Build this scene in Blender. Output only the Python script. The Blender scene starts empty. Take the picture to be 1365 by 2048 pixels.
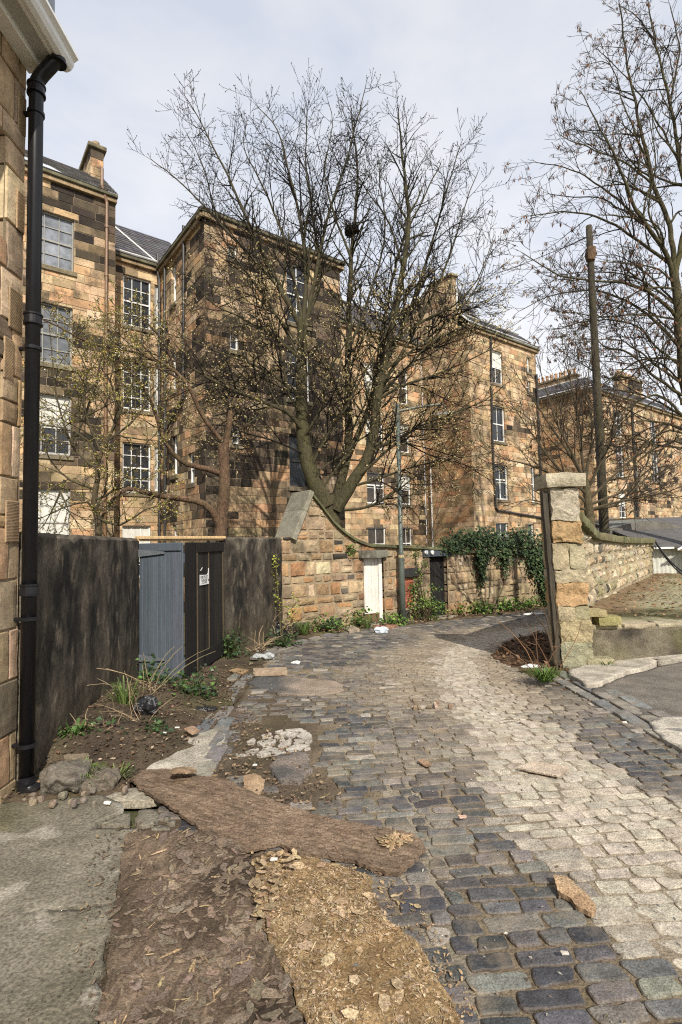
import bpy, math, random
import numpy as np
from mathutils import Vector, Matrix, Quaternion, noise
rnd = random.Random(7)
SC = bpy.context.scene
COL = SC.collection
PI = math.pi
# ------------------------------------------------------------------ camera
TH, RO, FPX, CH, SL = math.radians(3.36), math.radians(1.2), 1040.0, 1.65, 0.04
cf = Vector((0, math.cos(TH), math.sin(TH))); u0_ = Vector((0, -math.sin(TH), math.cos(TH))); r0_ = Vector((1, 0, 0))
cr = r0_*math.cos(RO) - u0_*math.sin(RO); cu = u0_*math.cos(RO) + r0_*math.sin(RO)
cam_d = bpy.data.cameras.new('camera'); cam = bpy.data.objects.new('camera', cam_d); COL.objects.link(cam)
cam_d.sensor_fit = 'VERTICAL'; cam_d.sensor_height = 24.0; cam_d.lens = 24.0*FPX/2048.0
cam_d.clip_start = 0.05; cam_d.clip_end = 2000
m = Matrix((cr, cu, -cf)).transposed().to_4x4(); m.translation = (0, 0, CH); cam.matrix_world = m
SC.camera = cam
# measurements taken from the photograph: a photo pixel meets a known plane of the place
def ray(px, py): return cf + cr*((px-682.5)/FPX) + cu*((1024-py)/FPX)
def g(y): return -SL*max(-8.0, min(y, 30.0))
def G(px, py, h=0.0):
    d = ray(px, py); t = (CH-h)/(-(d.z+SL*d.y)); return Vector((d.x*t, d.y*t, CH+d.z*t))
def AY(px, py, y):
    d = ray(px, py); t = y/d.y; return Vector((d.x*t, y, CH+d.z*t))
def nz(x, y, z=0.0, s=1.0): return noise.noise(Vector((x*s, y*s, z*s)))
def lerp(a, b, t): return a+(b-a)*t
def mixc(a, b, t): return tuple(a[i]+(b[i]-a[i])*t for i in range(3))
def clamp(x, a=0.0, b=1.0): return a if x < a else b if x > b else x
def sst(a, b, x):
    t = clamp((x-a)/(b-a)); return t*t*(3-2*t)
def jit(c, a, r=rnd):
    k = 1+r.uniform(-a, a); return tuple(max(0.0, v*k*(1+r.uniform(-a, a)*.25)) for v in c)
# ------------------------------------------------------------------ objects
OFF = {}
def thing(name, label, cat, loc=(0, 0, 0), group=None):
    o = bpy.data.objects.new(name, None); COL.objects.link(o); o.location = loc; o.empty_display_size = .2
    o['label'] = label; o['category'] = cat
    if group: o['group'] = group
    OFF[o.name] = Vector(loc); return o
def tag(o, label, cat, group=None):
    o['label'] = label; o['category'] = cat
    if group: o['group'] = group
    return o
class MB:
    def __init__(s): s.v = []; s.f = []; s.c = []
    def add(s, vs, fs, col):
        b = len(s.v); s.v.extend(vs)
        for f in fs: s.f.append(tuple(i+b for i in f))
        if isinstance(col, list): s.c.extend(col)
        else: s.c.extend([col]*len(fs))
    def box(s, lo, hi, col, org=Vector((0, 0, 0)), ax=None):
        ax = ax or (Vector((1, 0, 0)), Vector((0, 1, 0)), Vector((0, 0, 1)))
        vs = [org+ax[0]*x+ax[1]*y+ax[2]*z for x in (lo[0], hi[0]) for y in (lo[1], hi[1]) for z in (lo[2], hi[2])]
        s.add(vs, [(0, 1, 3, 2), (4, 6, 7, 5), (0, 4, 5, 1), (2, 3, 7, 6), (0, 2, 6, 4), (1, 5, 7, 3)], col)
    def bbox(s, lo, hi, col, b=.01, org=Vector((0, 0, 0)), ax=None):
        "bevelled box"
        ax = ax or (Vector((1, 0, 0)), Vector((0, 1, 0)), Vector((0, 0, 1)))
        b = min(b, .45*min(hi[i]-lo[i] for i in range(3)))
        idx = {}; vs = []
        for i in (0, 1):
            for j in (0, 1):
                for k in (0, 1):
                    base = [(lo, hi)[i][0], (lo, hi)[j][1], (lo, hi)[k][2]]; sg = (1-2*i, 1-2*j, 1-2*k)
                    for a in range(3):
                        p = list(base)
                        for q in range(3):
                            if q != a: p[q] += sg[q]*b
                        idx[(i, j, k, a)] = len(vs); vs.append(org+ax[0]*p[0]+ax[1]*p[1]+ax[2]*p[2])
        fs = []
        for a in range(3):
            o1, o2 = [q for q in range(3) if q != a]
            for e in (0, 1):
                q4 = []
                for (x, y) in ((0, 0), (1, 0), (1, 1), (0, 1)):
                    c = [0, 0, 0]; c[a] = e; c[o1] = x; c[o2] = y; q4.append(idx[(c[0], c[1], c[2], a)])
                if (e == 1) != (a == 1): fs.append(tuple(q4))
                else: fs.append(tuple(q4[::-1]))
        for a in range(3):
            o1, o2 = [q for q in range(3) if q != a]
            for x in (0, 1):
                for y in (0, 1):
                    c0 = [0, 0, 0]; c0[o1] = x; c0[o2] = y; c1 = list(c0); c1[a] = 1
                    fs.append((idx[(*c0, o1)], idx[(*c1, o1)], idx[(*c1, o2)], idx[(*c0, o2)]))
        for i in (0, 1):
            for j in (0, 1):
                for k in (0, 1): fs.append((idx[(i, j, k, 0)], idx[(i, j, k, 1)], idx[(i, j, k, 2)]))
        s.add(vs, fs, col)
    def tube(s, pts, rad, sides, col, cap=False):
        n = len(pts)
        if n < 2: return
        if not hasattr(rad, '__len__'): rad = [rad]*n
        t = (pts[1]-pts[0]).normalized(); a = Vector((0, 0, 1)) if abs(t.z) < .9 else Vector((1, 0, 0))
        nx = t.cross(a).normalized(); vs = []
        for i in range(n):
            tt = (pts[min(i+1, n-1)]-pts[max(i-1, 0)])
            if tt.length < 1e-7: tt = t
            tt = tt.normalized(); nx = (nx-tt*nx.dot(tt))
            nx = nx.normalized() if nx.length > 1e-6 else tt.orthogonal().normalized()
            ny = tt.cross(nx)
            for k in range(sides):
                w = 2*PI*k/sides; vs.append(pts[i]+(nx*math.cos(w)+ny*math.sin(w))*rad[i])
        fs = [(i*sides+k, i*sides+(k+1) % sides, (i+1)*sides+(k+1) % sides, (i+1)*sides+k) for i in range(n-1) for k in range(sides)]
        if cap: fs.append(tuple(range(sides))[::-1]); fs.append(tuple(range((n-1)*sides, n*sides)))
        s.add(vs, fs, col)
    def lathe(s, org, prof, sides, col, ax=Vector((0, 0, 1))):
        a = ax.orthogonal().normalized(); b = ax.cross(a); vs = []
        for (r, z) in prof:
            for k in range(sides):
                w = 2*PI*k/sides; vs.append(org+ax*z+(a*math.cos(w)+b*math.sin(w))*r)
        n = len(prof)
        fs = [(i*sides+k, i*sides+(k+1) % sides, (i+1)*sides+(k+1) % sides, (i+1)*sides+k) for i in range(n-1) for k in range(sides)]
        fs.append(tuple(range(sides))[::-1]); fs.append(tuple(range((n-1)*sides, n*sides))); s.add(vs, fs, col)
    def rough(s, c, size, amp, col, sub=5, rnd_=.35, freq=3.0, ax=None, seed=0.0, cjit=.0):
        "an irregular stone: a subdivided rounded box pushed about by noise"
        ax = ax or (Vector((1, 0, 0)), Vector((0, 1, 0)), Vector((0, 0, 1))); c = Vector(c)
        def P(q):
            x, y, z = q
            sp = (x*math.sqrt(max(0, 1-y*y/2-z*z/2+y*y*z*z/3)), y*math.sqrt(max(0, 1-z*z/2-x*x/2+z*z*x*x/3)), z*math.sqrt(max(0, 1-x*x/2-y*y/2+x*x*y*y/3)))
            p = [lerp(q[i], sp[i]*1.12, rnd_)*size[i]*.5 for i in range(3)]
            w = c+ax[0]*p[0]+ax[1]*p[1]+ax[2]*p[2]
            d = noise.noise_vector(w*freq+Vector((seed, seed*1.7, 0)))*amp + noise.noise_vector(w*freq*3.1+Vector((0, seed, seed)))*amp*.4
            return w+d
        for a in range(3):
            o1, o2 = (a+1) % 3, (a+2) % 3
            for e in (-1, 1):
                vs = []; fs = []
                for i in range(sub+1):
                    for j in range(sub+1):
                        q = [0, 0, 0]; q[a] = e; q[o1] = -1+2*i/sub; q[o2] = -1+2*j/sub; vs.append(P(q))
                for i in range(sub):
                    for j in range(sub):
                        f = (i*(sub+1)+j, (i+1)*(sub+1)+j, (i+1)*(sub+1)+j+1, i*(sub+1)+j+1)
                        fs.append(f if e > 0 else f[::-1])
                s.add(vs, fs, [jit(col, cjit) for _ in fs] if cjit else col)
    def leaf(s, p, d, up, L, W, col):
        "one small pointed leaf, folded on its midrib"
        side = d.cross(up); side = side.normalized() if side.length > 1e-5 else d.orthogonal().normalized()
        nn = side.cross(d).normalized()
        s.add([p, p+d*L*.5+side*W*.5+nn*W*.15, p+d*L, p+d*L*.5-side*W*.5+nn*W*.15], [(0, 1, 2), (0, 2, 3)], col)
    def build(s, name, mat, parent=None, smooth=False, vcol=None):
        off = Vector((0, 0, 0))
        if parent is not None: off = OFF[parent.name]
        me = bpy.data.meshes.new(name)
        me.from_pydata([tuple(p-off) for p in s.v] if off.length else [tuple(p) for p in s.v], [], s.f)
        me.update()
        ca = me.color_attributes.new('Col', 'FLOAT_COLOR', 'CORNER')
        cnt = np.array([len(f) for f in s.f]); c = np.ones((len(s.c), 4), dtype=np.float32); c[:, :3] = np.array(s.c, dtype=np.float32)
        if vcol is not None:
            vc4 = np.ones((len(s.v), 4), dtype=np.float32); vc4[:, :3] = np.array(vcol, dtype=np.float32)[:len(s.v)] if len(vcol) >= len(s.v) else np.vstack([np.array(vcol, dtype=np.float32), np.tile(np.array([[.14, .12, .09]], dtype=np.float32), (len(s.v)-len(vcol), 1))])
            ca.data.foreach_set('color', vc4[np.array([i for f in s.f for i in f])].ravel())
        else: ca.data.foreach_set('color', np.repeat(c, cnt, axis=0).ravel())
        if smooth: me.polygons.foreach_set('use_smooth', [True]*len(s.f))
        me.materials.append(mat)
        o = bpy.data.objects.new(name, me); COL.objects.link(o)
        if parent is not None: o.parent = parent; OFF[o.name] = off
        else: OFF[o.name] = Vector((0, 0, 0))
        return o
def structure(o, kind='structure'): o['kind'] = kind; return o
# ------------------------------------------------------------------ materials
def mk(name, s1=3.0, a1=.25, s2=40.0, a2=.25, rough=.9, bump=.4, bs=60.0, bd=.01, stretch=(1, 1, 1), spec=.25, metal=0.0, tint=None, tinta=0.0, ts=1.5, wave=0.0, coat=0.0, detail=6):
    M = bpy.data.materials.new(name); M.use_nodes = True; nt = M.node_tree; N = nt.nodes; L = nt.links
    bs_ = N['Principled BSDF']; bs_.inputs['Roughness'].default_value = rough; bs_.inputs['Metallic'].default_value = metal
    bs_.inputs['Specular IOR Level'].default_value = spec
    if coat: bs_.inputs['Coat Weight'].default_value = coat
    at = N.new('ShaderNodeVertexColor'); at.layer_name = 'Col'
    tc = N.new('ShaderNodeTexCoord'); mp = N.new('ShaderNodeMapping'); mp.inputs['Scale'].default_value = stretch
    L.new(tc.outputs['Object'], mp.inputs['Vector'])
    def nse(sc, det=detail):
        n = N.new('ShaderNodeTexNoise'); n.inputs['Scale'].default_value = sc; n.inputs['Detail'].default_value = det; n.inputs['Roughness'].default_value = .65
        L.new(mp.outputs['Vector'], n.inputs['Vector']); return n
    def rng(src, lo, hi):
        r = N.new('ShaderNodeMapRange'); r.inputs['From Min'].default_value = .28; r.inputs['From Max'].default_value = .72
        r.inputs['To Min'].default_value = lo; r.inputs['To Max'].default_value = hi; L.new(src, r.inputs['Value']); return r
    def mul(a, b):
        x = N.new('ShaderNodeVectorMath'); x.operation = 'MULTIPLY'; L.new(a, x.inputs[0]); L.new(b, x.inputs[1]); return x.outputs[0]
    c = at.outputs['Color']
    c = mul(c, rng(nse(s1).outputs['Fac'], 1-a1, 1+a1).outputs[0])
    n2 = nse(s2, 4)
    c = mul(c, rng(n2.outputs['Fac'], 1-a2, 1+a2).outputs[0])
    if tint:
        mx = N.new('ShaderNodeMix'); mx.data_type = 'RGBA'
        r = N.new('ShaderNodeMapRange'); r.inputs['From Min'].default_value = .5; r.inputs['From Max'].default_value = .68; r.inputs['To Max'].default_value = tinta
        L.new(nse(ts).outputs['Fac'], r.inputs['Value']); L.new(r.outputs[0], mx.inputs['Factor']); L.new(c, mx.inputs['A']); mx.inputs['B'].default_value = (*tint, 1); c = mx.outputs['Result']
    L.new(c, bs_.inputs['Base Color'])
    if bump:
        b = N.new('ShaderNodeBump'); b.inputs['Strength'].default_value = bump; b.inputs['Distance'].default_value = bd
        h = nse(bs, 6).outputs['Fac']
        if wave:
            w = N.new('ShaderNodeTexWave'); w.bands_direction = 'Z'; w.inputs['Scale'].default_value = wave; w.inputs['Distortion'].default_value = 1.2; w.inputs['Detail'].default_value = 2
            L.new(mp.outputs['Vector'], w.inputs['Vector']); ad = N.new('ShaderNodeMath'); ad.operation = 'ADD'; L.new(h, ad.inputs[0]); L.new(w.outputs['Fac'], ad.inputs[1]); h = ad.outputs[0]
        L.new(h, b.inputs['Height']); L.new(b.outputs['Normal'], bs_.inputs['Normal'])
    return M
M_STONE = mk('sandstone', 2.2, .35, 26, .32, .92, .6, 38, .02, tint=(.055, .042, .03), tinta=.85, ts=1.7)
M_DROVE = mk('droved_sandstone', 5, .3, 60, .25, .9, .5, 70, .006, wave=0, tint=(.09, .07, .05), tinta=.4, ts=2.2)
M_RUBBLE = mk('rubble_stone', 4, .35, 45, .35, .95, .9, 28, .03, tint=(.09, .08, .03), tinta=.4, ts=2.5)
M_RENDER = mk('stained_render', 2.2, .5, 34, .7, .93, .6, 45, .012, stretch=(1.3, 1.3, .75), tint=(.105, .088, .066), tinta=.6, ts=3.4)
M_CONC = mk('weathered_concrete', 3.5, .35, 60, .65, .95, .8, 70, .010, tint=(.10, .09, .06), tinta=.5, ts=3.4)
M_SETT = mk('whinstone_sett', 13, .45, 120, .6, .62, .8, 60, .010, spec=.45, tint=(.27, .215, .15), tinta=.55, ts=5.0)
M_EARTH = mk('earth', 3, .4, 60, .5, .97, .9, 70, .02, tint=(.10, .10, .035), tinta=.35, ts=2.2)
M_TAR = mk('asphalt', 4, .3, 75, .7, .95, 1.0, 80, .015)
M_BOARD = mk('rotten_fibreboard', 6, .35, 95, .6, .95, .9, 110, .010, stretch=(1, 1, 1))
M_SLATE = mk('slate', 1.5, .25, 30, .25, .7, .4, 40, .01, spec=.35)
M_WHITE = mk('white_paint', 4, .06, 40, .06, .4, .1, 60, .003, spec=.5)
M_DIRTY = mk('dirty_white_paint', 3, .2, 30, .18, .7, .25, 60, .005, stretch=(2, 2, .5))
M_WOOD = mk('weathered_wood', 5, .4, 30, .4, .85, .6, 30, .01, stretch=(5, 5, .35))
M_PAINT = mk('worn_grey_paint', 5, .18, 40, .18, .6, .35, 45, .006, stretch=(5, 5, .4))
M_PLASTIC = mk('black_plastic', 4, .15, 40, .2, .30, .08, 80, .002, spec=.28)
M_METAL = mk('painted_metal', 4, .25, 40, .3, .5, .25, 60, .004, spec=.5)
M_BARK = mk('bark', 5, .45, 30, .6, .95, 1.0, 26, .03, stretch=(1, 1, .5), tint=(.085, .085, .028), tinta=.4, ts=1.4)
M_TWIG = mk('twig_bark', 5, .3, 35, .2, .9, 0)
M_LEAF = mk('leaf', 6, .3, 30, .2, .6, 0, spec=.35)
M_PAPER = mk('litter_paper', 6, .15, 40, .15, .8, .2, 60, .003)
M_BAG = mk('black_bin_bag', 5, .2, 30, .2, .25, .6, 25, .02, spec=.5)
M_GLASS = mk('window_glass', 1.5, .4, 5, .3, .12, .15, 3, .02, spec=.4)
M_INK = mk('black_ink', 5, .1, 20, .1, .6, 0)
# ------------------------------------------------------------------ masonry
def rdiff(r, h):
    a0, a1, b0, b1 = r; c0, c1, d0, d1 = h
    if c0 >= a1 or c1 <= a0 or d0 >= b1 or d1 <= b0: return [r]
    out = []
    if b0 < d0: out.append((a0, a1, b0, d0))
    if d1 < b1: out.append((a0, a1, d1, b1))
    lo, hi = max(b0, d0), min(b1, d1)
    if a0 < c0: out.append((a0, c0, lo, hi))
    if c1 < a1: out.append((c1, a1, lo, hi))
    return out
class Face:
    "a wall plane: u along it, v up, w out of it"
    def __init__(s, org, du, dn): s.o = Vector(org); s.u = Vector(du).normalized(); s.n = Vector(dn).normalized(); s.z = Vector((0, 0, 1))
    def P(s, u, v, w=0.0): return s.o+s.u*u+s.z*v+s.n*w
    def pix(s, px, py):
        d = ray(px, py); c = Vector((0, 0, CH)); t = (s.o-c).dot(s.n)/d.dot(s.n); q = c+d*t-s.o; return q.dot(s.u), q.dot(s.z)
    def rect(s, x0, x1, y0, y1):
        yc, xc = (y0+y1)/2, (x0+x1)/2
        return (s.pix(x0, yc)[0], s.pix(x1, yc)[0], s.pix(xc, y1)[1], s.pix(xc, y0)[1])
    def ax(s): return (s.u, s.n, s.z)
def masonry(mb, F, W, z0, z1, rowh, bw, colf, mortar, holes=(), joint=.012, bev=.012, prot=.006, thick=.22, top=None, rough=0.0, rowjit=.1, cell=.09, seed=1, backing=True, u_start=0.0, recess=.016, wob=0.0):
    r = random.Random(seed); v = z0
    T = top or (lambda u: z1)
    while v < z1-.02:
        rh = rowh*(1+rowjit*r.uniform(-1, 1)); v1 = min(v+rh, z1)
        if z1-v1 < .3*rowh: v1 = z1
        u = u_start-r.uniform(0, bw)
        while u < W:
            w_ = bw*r.uniform(.55, 1.5); ue = u+w_
            if W-ue < .3*bw: ue = W+.001
            rects = [(max(u, u_start), min(ue, W), v, v1)]
            if wob and r.random() < .22 and rh > .2: # a tall block split in two thin ones
                mid = v+(v1-v)*r.uniform(.4, .6); a = rects[0]; rects = [(a[0], a[1], v, mid), (a[0], a[1], mid, v1)]
            for h in holes: rects = [q for R_ in rects for q in rdiff(R_, h)]
            for (a0, a1, b0, b1) in rects:
                if a1-a0 < .04 or b1-b0 < .035: continue
                if top and (T(a0) < b0 or T(a1) < b0):
                    lo_, hi_ = (a0, a1) if T(a0) < T(a1) else (a1, a0)
                    if T(hi_) > b0+.03:
                        for _ in range(14):
                            md = (lo_+hi_)/2
                            if T(md) < b0+.02: lo_ = md
                            else: hi_ = md
                        if T(a0) < T(a1): a0 = hi_
                        else: a1 = hi_
                        if a1-a0 < .05: continue
                    else: continue
                t0, t1 = min(b1, T(a0)), min(b1, T(a1))
                if t0 <= b0+.02 and t1 <= b0+.02: continue
                t0, t1 = max(t0, b0+.01), max(t1, b0+.01)
                c = colf((a0+a1)/2, (b0+b1)/2, r); j = joint*.5; pr = prot*r.uniform(-1, 1)
                jb = [r.uniform(0, wob) for _ in range(8)] if wob else [0]*8
                A0, A1, B0, T0, T1 = a0+j, a1-j, b0+j, t0-j, t1-j
                cor = [(A0+jb[0], B0+jb[1]), (A1-jb[2], B0+jb[3]), (A1-jb[4], T1-jb[5]), (A0+jb[6], T0-jb[7])]
                nu = max(1, int((a1-a0)/cell)) if rough else 1; nv = max(1, int((b1-b0)/cell)) if rough else 1
                mx, my = sum(p[0] for p in cor)/4, sum(p[1] for p in cor)/4
                hw = max(.02, (A1-A0)/2); hv = max(.02, (b1-b0)/2)
                vs = []; fs = []; b_ = min(bev, hw*.4, hv*.4)
                inn = [(p[0]+(mx-p[0])/hw*b_, p[1]+(my-p[1])/hv*b_) for p in cor]
                sd = r.uniform(0, 50)
                for i in range(nu+1):
                    for k in range(nv+1):
                        s_, t_ = i/nu, k/nv
                        pu = lerp(lerp(inn[0][0], inn[1][0], s_), lerp(inn[3][0], inn[2][0], s_), t_); pv = lerp(lerp(inn[0][1], inn[1][1], s_), lerp(inn[3][1], inn[2][1], s_), t_)
                        w = pr
                        if rough:
                            e = min(1, 4*min(s_, 1-s_)+.25)*min(1, 4*min(t_, 1-t_)+.25)
                            w += rough*(nz(pu, pv, sd, 7)*1.1+nz(pu, pv, sd, 19)*.5)+rough*.8*e
                        vs.append(F.P(pu, pv, w))
                for i in range(nu):
                    for k in range(nv): fs.append((i*(nv+1)+k, (i+1)*(nv+1)+k, (i+1)*(nv+1)+k+1, i*(nv+1)+k+1))
                base = len(vs)
                vs += [F.P(p[0], p[1], pr-b_) for p in cor]; vs += [F.P(p[0], p[1], -thick) for p in cor]
                ring = [[i*(nv+1) for i in range(nu+1)], [nu*(nv+1)+k for k in range(nv+1)], [(nu-i)*(nv+1)+nv for i in range(nu+1)], [nv-k for k in range(nv+1)]]
                for q in range(4):
                    c0, c1 = base+q, base+(q+1) % 4
                    fs.append(tuple([c0, c1]+ring[q][::-1])); fs.append((c0, c0+4, c1+4, c1))
                if rough: mb.add(vs, fs, [jit(c, .10, r) for _ in fs])
                else: mb.add(vs, fs, c)
            u = ue
        v = v1
    if backing:
        cuts = sorted(set([u_start, W]+[h[i] for h in holes for i in (0, 1) if u_start < h[i] < W]+[u_start+.3*k for k in range(1, int((W-u_start)/.3)+1) if u_start+.3*k < W-.01]))
        for a, b in zip(cuts, cuts[1:]):
            segs = [(a, b, z0, max(T(a), T(b)))]
            for h in holes: segs = [q for R_ in segs for q in rdiff(R_, h)]
            for (p, q, e, f_) in segs:
                ta, tb = min(f_, T(p)), min(f_, T(q))
                if max(ta, tb) <= e: continue
                mb.add([F.P(p, e, -recess), F.P(q, e, -recess), F.P(q, tb, -recess), F.P(p, ta, -recess)], [(0, 1, 2, 3)], mortar)
TEN = [(.47, .325, .185), (.51, .35, .205), (.49, .295, .16), (.56, .42, .27), (.41, .30, .175), (.52, .385, .235), (.34, .25, .15)]
def tencol(soot, su=.55):
    def f(u, v, r):
        k = .75*nz(u*su*.8+soot*13, v*1.3+soot*5, 3.3)+.6*nz(u*.25, v*.22, 7.7+soot)+soot+r.uniform(-.27, .27)
        c = jit(r.choice(TEN), .16, r)
        return mixc(c, jit(r.choice([(.030, .024, .019), (.045, .036, .027), (.095, .072, .05)]), .25, r), sst(.10, .46, k))
    return f
def inpoly(x, y, P):
    c = False; n = len(P); j = n-1
    for i in range(n):
        if (P[i][1] > y) != (P[j][1] > y) and x < (P[j][0]-P[i][0])*(y-P[i][1])/(P[j][1]-P[i][1])+P[i][0]: c = not c
        j = i
    return c
def sheet(mb, poly, cell, zf, thick, colf, ragged=0.0, rs=6.0, seed=0.0, drop=None):
    "a slab, crust or board of given outline, laid out on a fine grid"
    xs = [p[0] for p in poly]; ys = [p[1] for p in poly]; x0, y0 = min(xs), min(ys)
    nx = int((max(xs)-x0)/cell)+2; ny = int((max(ys)-y0)/cell)+2; ins = {}
    for i in range(-1, nx):
        for j in range(-1, ny):
            x, y = x0+(i+.5)*cell, y0+(j+.5)*cell
            dx = ragged*(nz(x, y, seed, rs)+.6*nz(x, y, seed+9, rs*3)); dy = ragged*(nz(x, y, seed+4, rs)+.6*nz(x, y, seed+13, rs*3))
            if inpoly(x+dx, y+dy, poly) and not (drop and drop(x, y)): ins[(i, j)] = 1
    vid = {}; vs = []; fs = []; cs = []
    def V(i, j, b=0):
        k = (i, j, b)
        if k not in vid:
            x, y = x0+i*cell, y0+j*cell
            x += cell*.35*nz(i*.71, j*.63, seed+2); y += cell*.35*nz(i*.67, j*.73, seed+7)
            z = zf(x, y); vid[k] = len(vs); vs.append(Vector((x, y, z-(thick if b else 0))))
        return vid[k]
    for (i, j) in ins:
        x, y = x0+(i+.5)*cell, y0+(j+.5)*cell; c = colf(x, y)
        fs.append((V(i, j), V(i+1, j), V(i+1, j+1), V(i, j+1))); cs.append(c)
        for (di, dj, a, b) in ((-1, 0, (i, j+1), (i, j)), (1, 0, (i+1, j), (i+1, j+1)), (0, -1, (i, j), (i+1, j)), (0, 1, (i+1, j+1), (i, j+1))):
            if (i+di, j+dj) not in ins:
                fs.append((V(*a), V(*a, 1), V(*b, 1), V(*b))); cs.append(mixc(c, (.05, .035, .025), .25))
    nb = {}                                            # even out the cell steps along the outline
    for (i, j) in ins:
        for (di, dj, a, b) in ((-1, 0, (i, j+1), (i, j)), (1, 0, (i+1, j), (i+1, j+1)), (0, -1, (i, j), (i+1, j)), (0, 1, (i+1, j+1), (i, j+1))):
            if (i+di, j+dj) not in ins: nb.setdefault(a, []).append(b); nb.setdefault(b, []).append(a)
    for _ in range(3):
        new = {k: sum((vs[vid[(*q, 0)]] for q in v), Vector((0, 0, 0)))/len(v) for k, v in nb.items()}
        for k, p in new.items():
            for lay in (0, 1):
                v = vs[vid[(*k, lay)]]; v.x = lerp(v.x, p.x, .5); v.y = lerp(v.y, p.y, .5)
    mb.add(vs, fs, cs); return ins
def PG(pts, h=0.0): return [(p.x, p.y) for p in (G(x, y, h) for x, y in pts)]
# ------------------------------------------------------------------ daylight
SUN = Vector((.30, -.95, 0)).normalized(); EL = math.radians(40)
sd3 = Vector((SUN.x*math.cos(EL), SUN.y*math.cos(EL), math.sin(EL)))
ld = bpy.data.lights.new('sun', 'SUN'); ld.energy = 5.0; ld.angle = math.radians(.6); ld.color = (1, .93, .82)
lo = bpy.data.objects.new('sun', ld); COL.objects.link(lo); lo.rotation_euler = (-sd3).to_track_quat('-Z', 'Y').to_euler()
W = bpy.data.worlds.new('World'); SC.world = W; W.use_nodes = True; nt = W.node_tree; N = nt.nodes; L = nt.links
sky = N.new('ShaderNodeTexSky'); sky.sky_type = 'NISHITA'; sky.sun_disc = False; sky.sun_elevation = EL; sky.sun_rotation = math.atan2(SUN.x, SUN.y)
sky.air_density = 1.0; sky.dust_density = 2.5; sky.ozone_density = 1.5
tc = N.new('ShaderNodeTexCoord'); mp = N.new('ShaderNodeMapping'); mp.inputs['Scale'].default_value = (1, 1, 2.2); mp.inputs['Location'].default_value = (3.1, .4, 0)
L.new(tc.outputs['Generated'], mp.inputs['Vector'])
cn = N.new('ShaderNodeTexNoise'); cn.inputs['Scale'].default_value = 2.6; cn.inputs['Detail'].default_value = 7; cn.inputs['Roughness'].default_value = .55; cn.inputs['Distortion'].default_value = .3
L.new(mp.outputs['Vector'], cn.inputs['Vector'])
sx = N.new('ShaderNodeSeparateXYZ'); L.new(tc.outputs['Generated'], sx.inputs[0])
hz = N.new('ShaderNodeMapRange'); hz.inputs['From Min'].default_value = .05; hz.inputs['From Max'].default_value = .75; hz.inputs['To Min'].default_value = .97; hz.inputs['To Max'].default_value = .70
L.new(sx.outputs['Z'], hz.inputs['Value'])
cr_ = N.new('ShaderNodeMapRange'); cr_.inputs['From Min'].default_value = .46; cr_.inputs['From Max'].default_value = .64; cr_.inputs['To Min'].default_value = 0; cr_.inputs['To Max'].default_value = .8
L.new(cn.outputs['Fac'], cr_.inputs['Value'])
# thin overcast veil: pale blue-grey, with whiter cloud in places
veil = N.new('ShaderNodeMix'); veil.data_type = 'RGBA'; veil.inputs['A'].default_value = (8.2, 8.7, 9.8, 1); veil.inputs['B'].default_value = (10.4, 10.4, 10.6, 1)
hz2 = N.new('ShaderNodeMapRange'); hz2.inputs['From Min'].default_value = .05; hz2.inputs['From Max'].default_value = .62; hz2.inputs['To Min'].default_value = .95; hz2.inputs['To Max'].default_value = .0
L.new(sx.outputs['Z'], hz2.inputs['Value'])
ad = N.new('ShaderNodeMath'); ad.operation = 'ADD'; ad.use_clamp = True; L.new(cr_.outputs[0], ad.inputs[0]); L.new(hz2.outputs[0], ad.inputs[1]); L.new(ad.outputs[0], veil.inputs['Factor'])
mx = N.new('ShaderNodeMix'); mx.data_type = 'RGBA'; L.new(hz.outputs[0], mx.inputs['Factor']); L.new(sky.outputs['Color'], mx.inputs['A']); L.new(veil.outputs['Result'], mx.inputs['B'])
bg = N['Background']; L.new(mx.outputs['Result'], bg.inputs['Color']); bg.inputs['Strength'].default_value = .10
SC.view_settings.view_transform = 'Standard'; SC.view_settings.look = 'None'; SC.view_settings.exposure = .10; SC.view_settings.gamma = 1; SC.view_settings.use_curve_mapping = False
SC.cycles.max_bounces = 6; SC.cycles.use_denoising = False; SC.cycles.pixel_filter_type = 'BLACKMAN_HARRIS'; SC.cycles.filter_width = 1.15; SC.cycles.sample_clamp_indirect = 4
# ------------------------------------------------------------------ ground
def lines(a, b, fine, lo, hi):
    out = list(np.arange(a, b+1e-6, fine)); s = fine; x = a
    while x > lo: s *= 1.6; x -= s; out.insert(0, max(x, lo))
    s = fine; x = b
    while x < hi: s *= 1.6; x += s; out.append(min(x, hi))
    return out
mb = MB(); xs = lines(-6, 14, .35, -600, 600); ys = lines(-2, 30, .35, -60, 900)
vs = [Vector((x, y, g(y)-.06+.02*nz(x, y, 1, 1.3))) for x in xs for y in ys]; fs = []; cs = []
for i in range(len(xs)-1):
    for j in range(len(ys)-1):
        fs.append((i*len(ys)+j, (i+1)*len(ys)+j, (i+1)*len(ys)+j+1, i*len(ys)+j+1))
        k = .5+.5*nz(xs[i], ys[j], 5, .4); cs.append(mixc((.09, .07, .045), (.10, .11, .045), k))
mb.add(vs, fs, cs); structure(mb.build('ground', M_EARTH))
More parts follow.
